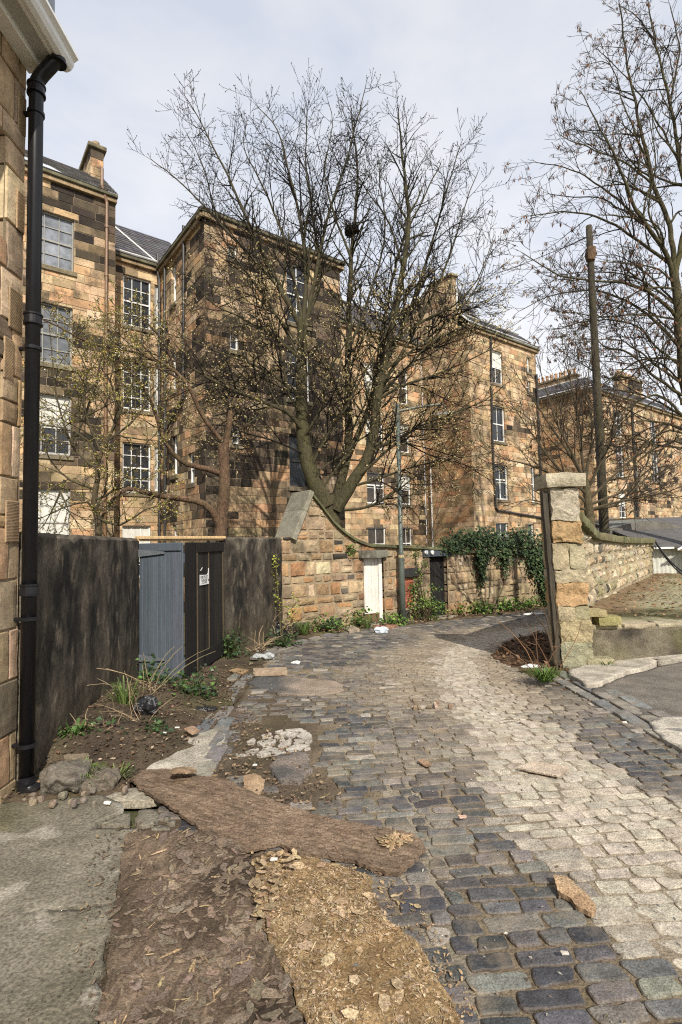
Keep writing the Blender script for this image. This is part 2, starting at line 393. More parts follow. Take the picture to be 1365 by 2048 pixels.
# lane frame: straight up to y=7, then bending right to run along the far wall
ARC_R, ARC_A, CX = 6.5, math.radians(52.8), .85
S1 = 7.0; S2 = S1+ARC_R*ARC_A
def lane(s, w):
    if s < S1: return CX+w, s, 0.0
    if s < S2:
        a = (s-S1)/ARC_R; return CX+ARC_R-(ARC_R-w)*math.cos(a), S1+(ARC_R-w)*math.sin(a), a
    a = ARC_A; ex, ey, t = CX+ARC_R-(ARC_R-w)*math.cos(a), S1+(ARC_R-w)*math.sin(a), s-S2
    return ex+t*math.sin(a), ey+t*math.cos(a), a
def lane_inv(x, y):
    if y < S1: return y, x-CX
    dx, dy = CX+ARC_R-x, y-S1; a = math.atan2(dy, dx)
    if a < ARC_A: return S1+a*ARC_R, ARC_R-math.hypot(dx, dy)
    px, py = CX+ARC_R, S1; ca, sa = math.cos(ARC_A), math.sin(ARC_A); rx, ry = x-px, y-py
    return S2+rx*sa+ry*ca, ARC_R-(-rx*ca+ry*sa)
def bed_z(x, y): return g(y)+.011+camber(x, y)+.005*nz(x, y, 8, 5)
def camber(x, y): return .012*nz(x, y, 2, 1.1)+.012*nz(x, y, 4, .6)
def tab(T, x):
    for (a, va_), (b, vb_) in zip(T, T[1:]):
        if x <= b: return lerp(va_, vb_, clamp((x-a)/(b-a)))
    return T[-1][1]
def trackw(s): return tab([(1.2, 1.5), (2.3, 1.05), (3.2, .84), (4.2, .68), (5.3, .74), (6.6, .78), (9, .72), (13, .60)], s)
def pale(x, y):
    "how worn and pale the paving is: the wheel track"
    s, w = lane_inv(x, y); half = tab([(1.0, .55), (3.2, .60), (4.2, .44), (5.3, .34), (6.6, .27), (9, .27), (14, .34)], s)
    e = .14*nz(x, y, 0, 1.9)+.12*nz(x, y, 3, 5)
    return 1-sst(half-.12, half+.24, abs(w-trackw(s))+e)
def dusty(x, y):
    s, w = lane_inv(x, y)
    return clamp(.85*sst(3.4, 6.5, y)*sst(-1.3, .2, w)*sst(2.0, 1.2, w)+.5*nz(x, y, 6, .9)+.35*nz(x, y, 1, 3.1))
def bedcol(x, y):
    s, w = lane_inv(x, y); p = pale(x, y)
    c = mixc((.15, .115, .075), (.30, .24, .165), clamp(.5+.6*nz(x, y, 3, 1.6)))
    if -.62 < w < -.30 and s < 5.5: c = mixc(c, (.33, .29, .23), .7)
    c = mixc(c, (.34, .285, .21), p*.85); c = mixc(c, (.34, .28, .20), dusty(x, y)*.6)
    m_ = clamp(.9*nz(x, y, 7, .8)+.25*nz(x, y, 2, 4)-.05); c = mixc(c, (.105, .105, .045), m_*.75*(1-p))
    lft = sst(-.75, -1.3, w)*sst(8, 6, s); c = mixc(c, (.085, .062, .042), lft*.85)
    return c
poly = []
for k in range(0, 80): s = -.4+k*.3; poly.append(lane(s, -2.15-(.65*sst(7.5, 9.5, s)*sst(16, 12, s)))[:2])
for k in range(79, -1, -1): s = -.4+k*.3; poly.append(lane(s, 2.08)[:2])
mb = MB(); sheet(mb, poly, .06, bed_z, .05, bedcol, .03, 3); structure(mb.build('lane_bed', M_EARTH, smooth=True))
# setts, laid in rows across the lane
BARE = PG([(440, 1540), (480, 1455), (560, 1440), (640, 1455), (640, 1560), (655, 1620), (560, 1600), (470, 1560)])
POT = PG([(480, 1365), (530, 1352), (660, 1362), (690, 1395), (560, 1400)])
PAV = PG([(78, 1606), (200, 1598), (255, 1622), (300, 1630), (355, 1650), (340, 1672), (262, 1690), (240, 1780), (205, 1960), (175, 2200)])+[(-.75, 1.0), (-.7, -.6), (-2.35, -.6), (-2.42, 3.75)]
BOARD2 = PG([(252, 1668), (440, 1668), (520, 1705), (690, 1740), (700, 1770), (770, 1890), (870, 2090), (180, 2120)])
def sett(mb, c, ax, L_, W_, z, h, col, r):
    "one sett: a slightly irregular block with tight worn corners and an uneven flat top"
    ay = Vector((-ax.y, ax.x, 0)); tilt = (r.uniform(-.03, .03), r.uniform(-.06, .06)); sd = r.uniform(0, 90)
    q4 = {(sx_, sy_): (r.uniform(-.012, .010), r.uniform(-.010, .006)) for sx_ in (-1, 1) for sy_ in (-1, 1)}; rc = r.uniform(.008, .022); out = []
    def rc_(sx_, sy_): return min(rc*r.uniform(.6, 1.7), W_*.35)
    for (sx_, sy_) in ((1, -1), (1, 1), (-1, 1), (-1, -1)):
        k_ = rc_(sx_, sy_); cxp, cyp = sx_*(L_/2+q4[(sx_, sy_)][0]), sy_*(W_/2+q4[(sx_, sy_)][1])
        if sx_*sy_ < 0: tri = ((sx_*-k_, 0), (sx_*-k_*.3, sy_*-k_*.3), (0, sy_*-k_))
        else: tri = ((0, sy_*-k_), (sx_*-k_*.3, sy_*-k_*.3), (sx_*-k_, 0))
        out += [(cxp+t_[0], cyp+t_[1]) for t_ in tri]
    poly_ = []
    for i in range(len(out)):
        a, b = out[i], out[(i+1) % len(out)]; poly_.append(a); d = math.hypot(b[0]-a[0], b[1]-a[1]); n_ = int(d/.045)
        for k in range(1, n_+1): t_ = k/(n_+1); nn = (-(b[1]-a[1])/d, (b[0]-a[0])/d); w = r.uniform(-.005, .005); poly_.append((lerp(a[0], b[0], t_)+nn[0]*w, lerp(a[1], b[1], t_)+nn[1]*w))
    K = len(poly_); vs = []
    for (ins, hh) in ((0, -.6), (0, .62), (.0045, .93), (.013, 1.0)):
        for (x, y) in poly_:
            x *= max(.3, 1-ins/(L_/2)); y *= max(.3, 1-ins/(W_/2))
            vs.append(Vector((c[0], c[1], z+h*hh+x*tilt[0]+y*tilt[1]+(.0045*nz(x, y, sd, 13) if hh > .8 else 0)))+ax*x+ay*y)
    n0 = len(vs); nm = max(2, int(L_/.06)); mid = []
    for i in range(nm): x = lerp(-.28, .28, i/(nm-1))*L_; mid.append(len(vs)); vs.append(Vector((c[0], c[1], z+h*1.0+x*tilt[0]+.006*nz(x, .0, sd, 13)))+ax*x)
    fs = [(i*K+k, i*K+(k+1) % K, (i+1)*K+(k+1) % K, (i+1)*K+k) for i in range(3) for k in range(K)]
    def near(k): x = poly_[k][0]/L_; return mid[int(clamp((x+.28)/.56)*(nm-1)+.5)]
    for k in range(K):
        a, b = near(k), near((k+1) % K); fs.append((3*K+k, 3*K+(k+1) % K, b) if a == b else (3*K+k, 3*K+(k+1) % K, b, a))
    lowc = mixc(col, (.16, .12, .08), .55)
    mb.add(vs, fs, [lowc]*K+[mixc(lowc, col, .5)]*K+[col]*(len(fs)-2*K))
mb = MB(); r = random.Random(11); s = .55; row = 0
while s < 25:
    pitch = r.uniform(.088, .120)
    wl = -1.95-(.65*sst(7.5, 9.5, s)*sst(16, 12, s)); w = wl+r.uniform(-.2, 0); brk = False
    while w < 1.95:
        x, y, a = lane(s+pitch/2, w); pl = pale(x, y)
        Ls = r.uniform(.13, .275) if pl < .5 else r.uniform(.13, .22)
        if w < -.38 < w+Ls and s < 6 and not brk: Ls = max(.10, -.40-w); brk = True     # the long joint down the lane
        wc = w+Ls/2; tilt_ = .11*(1-sst(5, 9, s)); sc_ = s+pitch/2+(wc)*tilt_*.9+(-.02 if wc < -.38 else .015)
        x, y, a = lane(sc_, wc); k = (ARC_R-wc)/ARC_R if S1 < sc_ < S2 else 1
        skip = inpoly(x, y, BARE) or inpoly(x, y, PAV) or inpoly(x, y, POT) or (inpoly(x, y, BOARD2) and r.random() < .8)
        skip = skip or (wc < -.9 and s < 8 and r.random() < .22) or (r.random() < .02 and pl < .3)
        if not skip and wc < 2.0:
            du = dusty(x, y); pl = pale(x, y)
            c = r.choice([(.078, .079, .081), (.058, .059, .063), (.108, .107, .104), (.14, .133, .12), (.088, .086, .084), (.18, .168, .145), (.050, .051, .055)])
            c = jit(c, .22, r); c = mixc(c, (.36, .29, .20), du*.8); c = mixc(c, jit((.42, .37, .295), .10, r), clamp(pl*1.1+r.uniform(-.15, .15)*(1-abs(2*pl-1))))
            if r.random() < .04: c = mixc(c, (.45, .40, .33), .6)
            rot = -a+tilt_*.75+r.uniform(-.03, .03); ax = Vector((math.cos(rot), math.sin(rot), 0))
            gap = lerp(.014, .007, pl)
            hh = lerp(.013, .004, pl)*r.uniform(.6, 1.4); hh *= lerp(1, .7, du)
            sett(mb, (x, y), ax, Ls-gap-.004*r.random(), pitch*k-gap*1.05, g(y)+.008+camber(x, y), hh+.004, c, r)
        w += Ls
    s += pitch
structure(mb.build('cobbled_road', M_SETT))
# kerb stones down both edges of the lane
mb = MB(); r = random.Random(5)
def kerb(w0, s0, s1, zoff, gapp=.0, dw=lambda s: 0):
    s = s0
    while s < s1:
        Lk = r.uniform(.32, .6); 
        if r.random() > gapp:
            x, y, a = lane(s+Lk/2, w0+dw(s)); ax = Vector((math.sin(a), math.cos(a), 0))
            c = jit(r.choice([(.15, .155, .16), (.12, .125, .135), (.2, .19, .175)]), .2, r); c = mixc(c, (.3, .25, .18), r.uniform(0, .4))
            sett(mb, (x, y), ax, Lk-.02, .155, g(y)+zoff, .028, c, r)
        s += Lk
kerb(-2.02, 3.9, 7.4, .012, .05, lambda s: -.32*sst(4.2, 6.5, s)+.05); kerb(-2.2, 5.2, 7.5, .012, .15, lambda s: -.34*sst(4.2, 6.5, s)+.05)
kerb(-2.75, 8.6, 12.5, .01, .25); kerb(-2.58, 8.8, 12.8, .01, .25)
kerb(2.02, 2.2, 8.2, .012, .03); kerb(2.2, 2.6, 7.6, .016, .06); kerb(2.37, 2.4, 6.6, .02, .1)
structure(mb.build('kerb_stones', M_SETT))
# concrete and tar patches
def slabz(h, a=.008, f=2.0): return lambda x, y: g(y)+h+a*nz(x, y, 3, f)+.003*nz(x, y, 9, 14)
def crackdrop(sd, f=3.2, wd=.045):
    def d(x, y):
        X, Y = x+.12*nz(x, y, sd, 4), y+.12*nz(x, y, sd+5, 4); return abs(nz(X, Y, sd+2, f)) < wd and nz(x, y, sd+8, 2.0) > -.15
    return d
def vorocrack(sd, n, P, wd):
    r = random.Random(sd); xs = [p[0] for p in P]; ys = [p[1] for p in P]
    pts = [(r.uniform(min(xs), max(xs)), r.uniform(min(ys), max(ys))) for _ in range(n)]
    def d(x, y):
        x += .03*nz(x, y, sd, 9); y += .03*nz(x, y, sd+3, 9)
        ds = sorted(math.hypot(x-a, y-b) for a, b in pts)[:2]; return ds[1]-ds[0] < wd
    return d
mb = MB()
pav = PG([(78, 1606), (200, 1598), (255, 1622), (300, 1630), (355, 1650), (340, 1672), (262, 1690), (240, 1780), (205, 1960), (175, 2200)])
pav += [(-.75, 1.0), (-.7, -.6), (-2.35, -.6), (-2.42, 3.75)]
def conccol(x, y):
    k = .5+.5*nz(x, y, 4, 1.3); c = mixc((.145, .13, .098), (.245, .225, .18), k)
    c = mixc(c, (.11, .10, .055), clamp(sst(-1.9, -2.35, x)*.8+.5*nz(x, y, 6, 2.2)-.1))
    c = mixc(c, (.42, .39, .33), .5*sst(.25, .55, nz(x, y, 12, 5)))
    return c
def c1(x, y):
    yy = 2.56+.12*(x+1.7)+.05*nz(x, y, 3, 2.5)+.02*nz(x, y, 5, 9)
    return abs(y-yy) < .008 or (x > -1.6 and 3.2 < y and vc(x, y))
vc = vorocrack(3, 9, [(-1.6, 3.2), (-.9, 3.7)], .03)
sheet(mb, pav, .022, slabz(.03, .010), .05, conccol, .035, 5, drop=c1)
structure(mb.build('concrete_pavement', M_CONC, smooth=True))
mb = MB()
sheet(mb, PG([(290, 1545), (320, 1512), (375, 1482), (430, 1462), (452, 1478), (430, 1520), (408, 1560), (385, 1580), (300, 1560)]), .022, slabz(.04, .02), .06, lambda x, y: mixc((.3, .275, .22), (.46, .42, .35), clamp(.5+.9*nz(x, y, 2, 3))), .03, 5)
sheet(mb, PG([(165, 1612), (240, 1590), (300, 1575), (345, 1592), (330, 1605), (240, 1610)]), .022, slabz(.025, .01), .05, lambda x, y: mixc((.28, .25, .19), (.4, .36, .29), clamp(.5+.9*nz(x, y, 2, 3))), .03, 5)
structure(mb.build('broken_concrete_path', M_CONC, smooth=True))
mb = MB(); cp = PG([(470, 1515), (500, 1485), (540, 1470), (600, 1462), (625, 1478), (622, 1505), (580, 1512), (520, 1520)])
sheet(mb, cp, .016, slabz(.032, .01, 3), .04, lambda x, y: jit((.44, .405, .35), .1), .03, 6, drop=vorocrack(8, 30, cp, .018)); structure(mb.build('crazed_concrete_patch', M_CONC))
mb = MB(); sheet(mb, PG([(552, 1520), (590, 1508), (615, 1520), (622, 1550), (600, 1572), (560, 1575), (540, 1550)]), .018, slabz(.045, .025, 4), .05, lambda x, y: mixc((.11, .105, .10), (.24, .2, .17), clamp(.4+1.2*nz(x, y, 2, 4))), .03, 7)
sheet(mb, PG([(490, 1372), (520, 1356), (600, 1358), (680, 1366), (690, 1385), (640, 1395), (560, 1393)]), .03, slabz(.03, .015, 3), .05, lambda x, y: mixc((.10, .098, .096), (.30, .24, .185), sst(-.95, -.55, x+.2*nz(x, y, 1, 4))), .05, 5); structure(mb.build('asphalt_patch', M_TAR, smooth=True))
# the yard entrance on the right: apron slab, tarmac and pale concrete
def apz(x, y): return g(y)+.045+.10*sst(3.2, 6.0, x)*sst(5, 8, y)+.01*nz(x, y, 3, 1.5)
mb = MB(); ap = PG([(1135, 1352), (1175, 1338), (1290, 1314), (1365, 1300)])+[(9.0, 9.5), (9.0, 8.3)]+PG([(1365, 1336), (1310, 1346), (1255, 1358), (1215, 1374), (1178, 1386), (1150, 1366)])
sheet(mb, ap, .05, lambda x, y: apz(x, y)+.04, .09, lambda x, y: mixc((.36, .32, .26), (.46, .42, .35), .5+.5*nz(x, y, 2, 2)), .05, 4, drop=lambda x, y: abs(x-4.55+.2*nz(x, y, 2, 3)) < .03); structure(mb.build('concrete_apron', M_CONC, smooth=True))
mb = MB(); ta = PG([(1178, 1388), (1215, 1376), (1255, 1360), (1310, 1348), (1365, 1338)])+[(9, 8.2), (9, 2.5)]+[(4.7, 4.4)]+PG([(1365, 1452), (1295, 1450), (1250, 1425), (1200, 1400)])
sheet(mb, ta, .05, apz, .06, lambda x, y: mixc((.12, .11, .095), (.23, .20, .16), clamp(.4+.7*nz(x, y, 2, 1.5))), .06, 4); structure(mb.build('tarmac_apron', M_TAR, smooth=True))
mb = MB(); pc = PG([(1292, 1452), (1365, 1440)])+[(6.5, 5.3), (6.5, 2.6), (3.15, 2.6)]+PG([(1365, 1512), (1330, 1490)])
sheet(mb, pc, .05, lambda x, y: apz(x, y)+.012, .05, lambda x, y: mixc((.42, .38, .31), (.5, .46, .39), .5+.5*nz(x, y, 2, 2)), .05, 4); structure(mb.build('concrete_strip', M_CONC, smooth=True))
# earth verges: left of the lane, along the far wall, beside the pier
def vergecol(x, y):
    c = mixc((.062, .046, .032), (.12, .088, .058), clamp(.5+.8*nz(x, y, 3, 2.5)))
    return mixc(c, (.085, .095, .035), clamp(1.2*nz(x, y, 9, 1.2)-.15))
def vz(x, y):
    e = sst(-1.1, -2.4, x+.18*nz(x, y, 2, 1.5)) if y < 9.5 else .5
    return g(y)+.01+.20*e*sst(3.6, 4.6, y)*sst(7.7, 6.3, y)+.05*nz(x, y, 1, 2.2)+.03*nz(x, y, 7, 7)
vl = PG([(60, 1612), (160, 1606), (255, 1590), (300, 1545), (440, 1470), (470, 1400), (500, 1370)])+[(-1.35, 8.8), (-.95, 10.6), (-.3, 12.2), (.6, 13.3)]+[(-.1, 13.6), (-1.5, 12.6), (-2.4, 9.9), (-3.3, 8.2), (-2.4, 4.0), (-2.45, 3.75)]
mb = MB(); sheet(mb, vl, .05, vz, .1, vergecol, .06, 4); structure(mb.build('verge_soil', M_EARTH, smooth=True))
D1 = Vector((.819, .574, 0)).normalized(); WN = Vector((D1.y, -D1.x, 0)); W0 = Vector((-1.43, 12.23, 0))
mb = MB()
fw = [(W0+D1*t+WN*(-.2)) for t in (0, 3, 6, 9, 12, 18)]+[(W0+D1*t+WN*(.62+.2*math.sin(t*1.7))) for t in (18, 15, 12, 10, 8, 6, 4, 2, 1)]
sheet(mb, [(p.x, p.y) for p in fw], .06, lambda x, y: g(y)+.03+.045*nz(x, y, 1, 1.8)+.02*nz(x, y, 3, 7), .1, lambda x, y: mixc((.13, .088, .058), (.11, .12, .04), clamp(.3+1.1*nz(x, y, 3, 1.2))), .1, 3)
sheet(mb, PG([(985, 1318), (1010, 1290), (1080, 1270), (1120, 1290), (1140, 1345), (1175, 1385), (1130, 1388), (1080, 1370), (1040, 1345)]), .05, lambda x, y: g(y)+.02+.04*sst(2.3, 3.2, x)*sst(7.0, 8.6, y)+.02*nz(x, y, 2, 3), .1, lambda x, y: mixc((.075, .048, .03), (.15, .09, .05), clamp(.5+.9*nz(x, y, 3, 5))), .08, 4)
structure(mb.build('bank_soil', M_EARTH, smooth=True))
# ------------------------------------------------------------------ the stone building on the near left
bl = thing('stone_building', 'sandstone building at the left edge with a white gutter and black downpipe', 'building', (-2.42, 3.95, 0))
FD = Vector((.0, -1, 0)); FN = Vector((1, .0, 0))
LF = Face((-2.44, 3.95, 0), FD, FN)     # u runs from the corner back past the camera
ZE = 5.50
holes = [(.235, 1.25, 3.95, 4.75), (.245, 1.25, 1.9, 3.05), (2.6, 3.6, 1.2, 3.0), (2.6, 3.6, 3.9, 4.8)]
mb = MB(); LST = [(.40, .28, .165), (.45, .33, .21), (.36, .25, .15), (.48, .36, .23), (.31, .24, .16), (.42, .27, .15)]
def lcol(u, v, r):
    c = jit(r.choice(LST), .18, r)
    if v < 1.0 and r.random() < .5: c = mixc(c, (.2, .17, .1), .5)
    return mixc(c, (.08, .065, .05), .7) if r.random() < .10 else c
masonry(mb, LF, 7.5, -.4, ZE, .385, .24, lcol, (.30, .235, .15), holes, joint=.010, bev=.008, prot=.004, thick=.2, rough=.006, cell=.035, seed=4, wob=.003)
# dressed margins (droving) on some quoins are cut as fine grooves
r = random.Random(9)
for k in range(13):
    v0 = .1+.4*k
    if r.random() < .55 and v0 > 1.7:
        u0, wq = r.choice([(.02, .1), (.13, .11), (.03, .16)]); n = int(.3/.011)
        if any(h[0] < u0+wq and h[2]-.1 < v0+.3 and v0 < h[3]+.1 for h in holes): continue
        c = jit((.38, .275, .165), .1, r)
        mb.bbox((u0, .002, v0), (u0+wq, .0125, v0+.31), c, .004, LF.o, LF.ax())
        for q in range(n): mb.box((u0+.008, .011, v0+.012+q*.011), (u0+wq-.008, .0155, v0+.012+q*.011+.005), c, LF.o, LF.ax())
bw_ = mb.build('wall', M_DROVE, bl)
mb = MB(); EF = Face((-2.44, 3.95, 0), Vector((-1, .06, 0)), Vector((.06, 1, 0)))
masonry(mb, EF, 5.0, -.5, ZE, .385, .6, lcol, (.3, .24, .17), joint=.012, thick=.15, seed=6)
mb.build('gable_wall', M_STONE, bl)
for (a, b, c_, d) in holes:
    f = MB(); 
    for (p, q, e, h) in ((a, b, c_, c_+.05), (a, b, d-.05, d), (a, a+.05, c_+.05, d-.05), (b-.05, b, c_+.05, d-.05)): f.box((p, -.19, e), (q, -.14, h), (.5, .5, .48), LF.o, LF.ax())
    wo = f.build('window', M_DIRTY, bl); f = MB(); f.box((a, -.2, c_), (b, -.18, d), (.03, .033, .038), LF.o, LF.ax()); f.build('pane', M_GLASS, wo)
# eaves: fascia, soffit, ogee gutter
mb = MB(); AX = LF.ax()
mb.bbox((-.02, .0, ZE-.035), (7.5, .125, ZE+.10), (.80, .80, .78), .006, LF.o, AX)
mb.box((-.02, .125, ZE+.012), (7.5, .235, ZE+.030), (.42, .42, .40), LF.o, AX)
mb.bbox((-.02, .235, ZE+.005), (7.5, .258, ZE+.14), (.78, .78, .76), .004, LF.o, AX)
mb.build('fascia', M_WHITE, bl)
mb = MB(); prof = [(.256, .155), (.258, .07), (.29, .055), (.325, .07), (.345, .10), (.352, .135), (.37, .15), (.385, .16), (.385, .185), (.375, .187), (.372, .17), (.35, .165), (.33, .14), (.31, .09), (.28, .075), (.268, .085), (.266, .157)]
for (ua, ub) in ((-.05, .62), (.624, 2.6), (2.604, 7.5)):
    n = len(prof); vs = [LF.P(u, ZE+z-.055, w) for u in (ua, ub) for (w, z) in prof]
    mb.add(vs, [(k, (k+1) % n, n+(k+1) % n, n+k) for k in range(n)]+[tuple(range(n)), tuple(range(n, 2*n))[::-1]], (.80, .80, .78))
mb.build('gutter', M_WHITE, bl)
mb = MB(); vs = [LF.P(u, z, w) for u in (-.02, 7.5) for (w, z) in ((.255, ZE+.141), (.255, ZE+.17), (-2.3, ZE+1.85), (-4.8, ZE+.2))]
mb.add(vs, [(0, 1, 5, 4), (1, 2, 6, 5), (2, 3, 7, 6), (0, 3, 2, 1), (4, 5, 6, 7)], (.09, .092, .10)); rf = mb.build('roof', M_SLATE, bl)
mb = MB(); mb.bbox((.02, -2.6, ZE+.1), (3.4, .232, ZE+1.05), (.16, .185, .22), .01, LF.o, AX)
for k in range(6): mb.bbox((.25+k*.55, .222, ZE+.25), (.27+k*.55, .24, ZE+1.0), (.14, .165, .20), .004, LF.o, AX)
dm = mb.build('dormer', M_METAL, bl)
mb = MB(); mb.bbox((-.03, -2.6, ZE+1.03), (3.5, .285, ZE+1.13), (.12, .14, .17), .01, LF.o, AX); mb.build('cap_flashing', M_METAL, dm)
# black downpipe with swan neck, sockets, clips and shoe
pb = MB(); pu, pw, R_ = .05, .105, .052; up = Vector((0, 0, 1)); BK = (.012, .012, .014)
def pp(z, w=pw, u=pu): return LF.P(u, z, w)
zt = ZE-.22
pts = [pp(-.02), pp(zt)]
for k in range(1, 9):
    t = k/8; a = sst(0, 1, t); pts.append(pp(zt+.02+.27*t, pw+.165*a))
pts.append(pp(ZE+.08, pw+.17)); pb.tube(pts, R_, 20, BK, True)
pipe = pb.build('downpipe', M_PLASTIC, bl, smooth=True)
def collar(z, hgt=.085, rr=.064, w=pw):
    m_ = MB(); pr = [(R_+.001, 0), (rr+.004, 0), (rr+.004, .014), (rr, .016), (rr-.003, hgt-.016), (rr+.004, hgt-.014), (rr+.004, hgt), (R_+.001, hgt)]
    m_.lathe(LF.P(pu, z, w), pr, 20, BK); m_.build('socket', M_PLASTIC, pipe)
for px_y in (1580, 1190, 655): collar(AY(58, px_y, 3.94).z)
collar(zt-.06); collar(ZE-.02, .075, .062, pw+.165)
for px_y in (1490, 1240, 705, 240):
    z = AY(58, px_y, 3.94).z; m_ = MB(); m_.lathe(pp(z), [(R_+.001, 0), (R_+.010, .002), (R_+.010, .028), (R_+.001, .03)], 20, BK)
    m_.bbox((pu-.02, 0.0, z+.002), (pu+.02, pw-R_+.01, z+.026), BK, .003, LF.o, AX); m_.bbox((pu-.075, pw-.012, z), (pu-.045, pw+.012, z+.03), BK, .003, LF.o, AX)
    m_.build('pipe_clip', M_PLASTIC, pipe)
m_ = MB(); sh = [pp(.0), pp(-.055), pp(-.085, pw+.012), pp(-.108, pw+.045), pp(-.125, pw+.10)]
m_.tube(sh, [.054, .055, .058, .062, .068], 20, BK, False); m_.tube([sh[-1], sh[-1]+(sh[-2]-sh[-1])*.6], [.060, .054], 20, (.004, .004, .004), True); m_.build('shoe', M_PLASTIC, pipe, smooth=True)
# ------------------------------------------------------------------ stained rendered walls with the wooden garage gate between them
def rwall(name, label, a, b, z1, thick, seed, wob=.02):
    a, b = Vector(a), Vector(b); d = (b-a).normalized(); n = Vector((d.y, -d.x, 0)); F = Face(a, d, n); Lw = (b-a).length
    t = thing(name, label, 'wall', tuple(a)); mb = MB(); nu, nv = int(Lw/.035), 60; z0 = g(a.y)-.5
    vs = []
    for i in range(nu+1):
        for k in range(nv+1):
            u = Lw*i/nu; tp = z1+.004*nz(u, seed, 0, 5)+.004*nz(u, seed, 3, 17)
            if seed < 3: tp -= .05*math.exp(-((u-.95)/.10)**2)
            z = lerp(z0, tp, k/nv); vs.append(F.P(u, z, .012*nz(u, z, seed, 2)+.005*nz(u, z, seed, 9)+(-.03 if k == nv else 0)))
    col = []; fs = []; vcl = [(.10, .085, .06)]*len(vs)
    for i in range(nu):
        for k in range(nv):
            fs.append((i*(nv+1)+k, (i+1)*(nv+1)+k, (i+1)*(nv+1)+k+1, i*(nv+1)+k+1)); u = Lw*i/nu; z = lerp(z0, z1, k/nv)
            uw_ = u+.06*nz(u, z, 5, 4); st = clamp(.45+.75*nz(uw_, z*.28, seed+1, 2.2)+.45*nz(uw_, z*.4, seed+4, 7)+.3*nz(u, z, seed+5, 2.0))
            c = mixc((.013, .012, .011), (.085, .071, .054), st*st)
            c = mixc(c, (.20, .165, .12), .5*sst(.22, .5, nz(uw_, z*.4, seed+7, 10)))
            c = mixc(c, (.19, .165, .13), .55*sst(z1-.45, z1-.05, z)*sst(-.1, .25, nz(u, z, seed+9, 3)))
            lo_ = clamp((g(a.y)+.75-z)/.8); c = mixc(c, (.135, .105, .065), lo_*.55)
            col.append(c); vcl[i*(nv+1)+k] = c
    mb.add(vs, fs, col); tops = [i*(nv+1)+nv for i in range(nu+1)]
    bk = [F.P(Lw*i/nu, vs[tops[i]].z+.005, -thick) for i in range(nu+1)]; b0 = len(mb.v); mb.v += bk
    for i in range(nu): mb.f.append((tops[i], tops[i+1], b0+i+1, b0+i)); mb.c.append((.16, .145, .115))
    for u, fl in ((0, 0), (Lw, 1)): mb.add([F.P(u, z0, 0), F.P(u, z1, -.03), F.P(u, z1, -thick), F.P(u, z0, -thick)], [(0, 1, 2, 3)], (.12, .10, .075))
    mb.add([F.P(0, z0, -thick), F.P(Lw, z0, -thick), F.P(Lw, z1, -thick), F.P(0, z1, -thick)], [(0, 1, 2, 3)], (.12, .10, .08))
    mb.build('render_face', M_RENDER, t, vcol=vcl); return F
RW1 = rwall('rendered_wall', 'long black-stained rendered wall between the downpipe and the grey gate', (-2.36, 3.99, 0), (-3.14, 8.09, 0), 1.78, .25, 1)
RW2 = rwall('rendered_wall', 'shorter dark rendered wall between the black gate leaf and the stone wall', (-2.24, 9.74, 0), (-1.40, 12.30, 0), 1.80, .25, 5)
gt = thing('garage_gate', 'two-leaf plank garage gate, one leaf grey and one black, under a new timber beam', 'gate', (-2.7, 8.3, -.33))
def leafgate(name, a, b, z0, z1, cols, mat, plank, lab, ledges):
    a, b = Vector(a), Vector(b); d = (b-a).normalized(); n = Vector((d.y, -d.x, 0)); F = Face(a, d, n); Lw = (b-a).length; mb = MB(); u = 0; r = random.Random(3)
    while u < Lw-.01:
        w = min(plank*r.uniform(.95, 1.05), Lw-u); dz = r.uniform(-.01, .01)
        mb.bbox((u+.002, 0+r.uniform(-.002, .002), z0+dz), (u+w-.003, .028, z1), jit(r.choice(cols), .12, r), .005, F.o, F.ax()); u += w
    mb.box((0, -.03, z0+.2), (Lw, -.002, z0+.34), cols[0], F.o, F.ax()); mb.box((0, -.03, z1-.3), (Lw, -.002, z1-.16), cols[0], F.o, F.ax())
    o = mb.build(name, mat, gt); o['label'] = lab
    for (p, q, e, h) in ledges:
        m_ = MB(); m_.bbox((p, .029, e), (q, .05, h), cols[0], .004, F.o, F.ax()); m_.build('rail', mat, o)
    return F, o
GRY = [(.088, .105, .128), (.095, .113, .138), (.082, .10, .122)]; BLK = [(.013, .012, .011), (.020, .018, .015), (.010, .009, .009)]
FG, og = leafgate('gate_leaf', (-3.12, 8.08, 0), (-2.36, 7.78, 0), -.34, 1.70, GRY, M_PAINT, .072, 'grey tongue-and-groove gate leaf', [(0.012, .80, 1.58, 1.697)])
for zc in (1.55, -.04):
    m_ = MB(); m_.add([FG.P(.01, zc-.055, .056), FG.P(.01, zc+.055, .056), FG.P(.50, zc+.02, .056), FG.P(.50, zc-.012, .056), FG.P(.01, zc-.055, .05), FG.P(.01, zc+.055, .05), FG.P(.50, zc+.02, .05), FG.P(.50, zc-.012, .05)], [(0, 3, 2, 1), (0, 1, 5, 4), (1, 2, 6, 5), (2, 3, 7, 6), (3, 0, 4, 7)], (.14, .155, .17))
    for q in (.06, .18, .32, .44): m_.lathe(FG.P(q, zc+.002, .056), [(.009, 0), (.009, .003), (.005, .005)], 8, (.08, .085, .09), FG.n)
    m_.build('strap_hinge', M_METAL, og)
FB, ob = leafgate('gate_leaf', (-2.355, 7.80, 0), (-2.21, 9.68, 0), -.36, 1.70, BLK, M_WOOD, .145, 'black weathered plank gate leaf with warped bottom board', [(.50, 1.80, 1.54, 1.695), (.82, 1.80, -.32, -.06)])
m_ = MB()
for (u, w) in ((.42, .03), (.97, .022), (1.74, .06)): m_.bbox((u, .03, -.3), (u+w, .046, 1.53), (.085, .065, .04), .004, FB.o, FB.ax())
m_.build('batten', M_WOOD, ob)
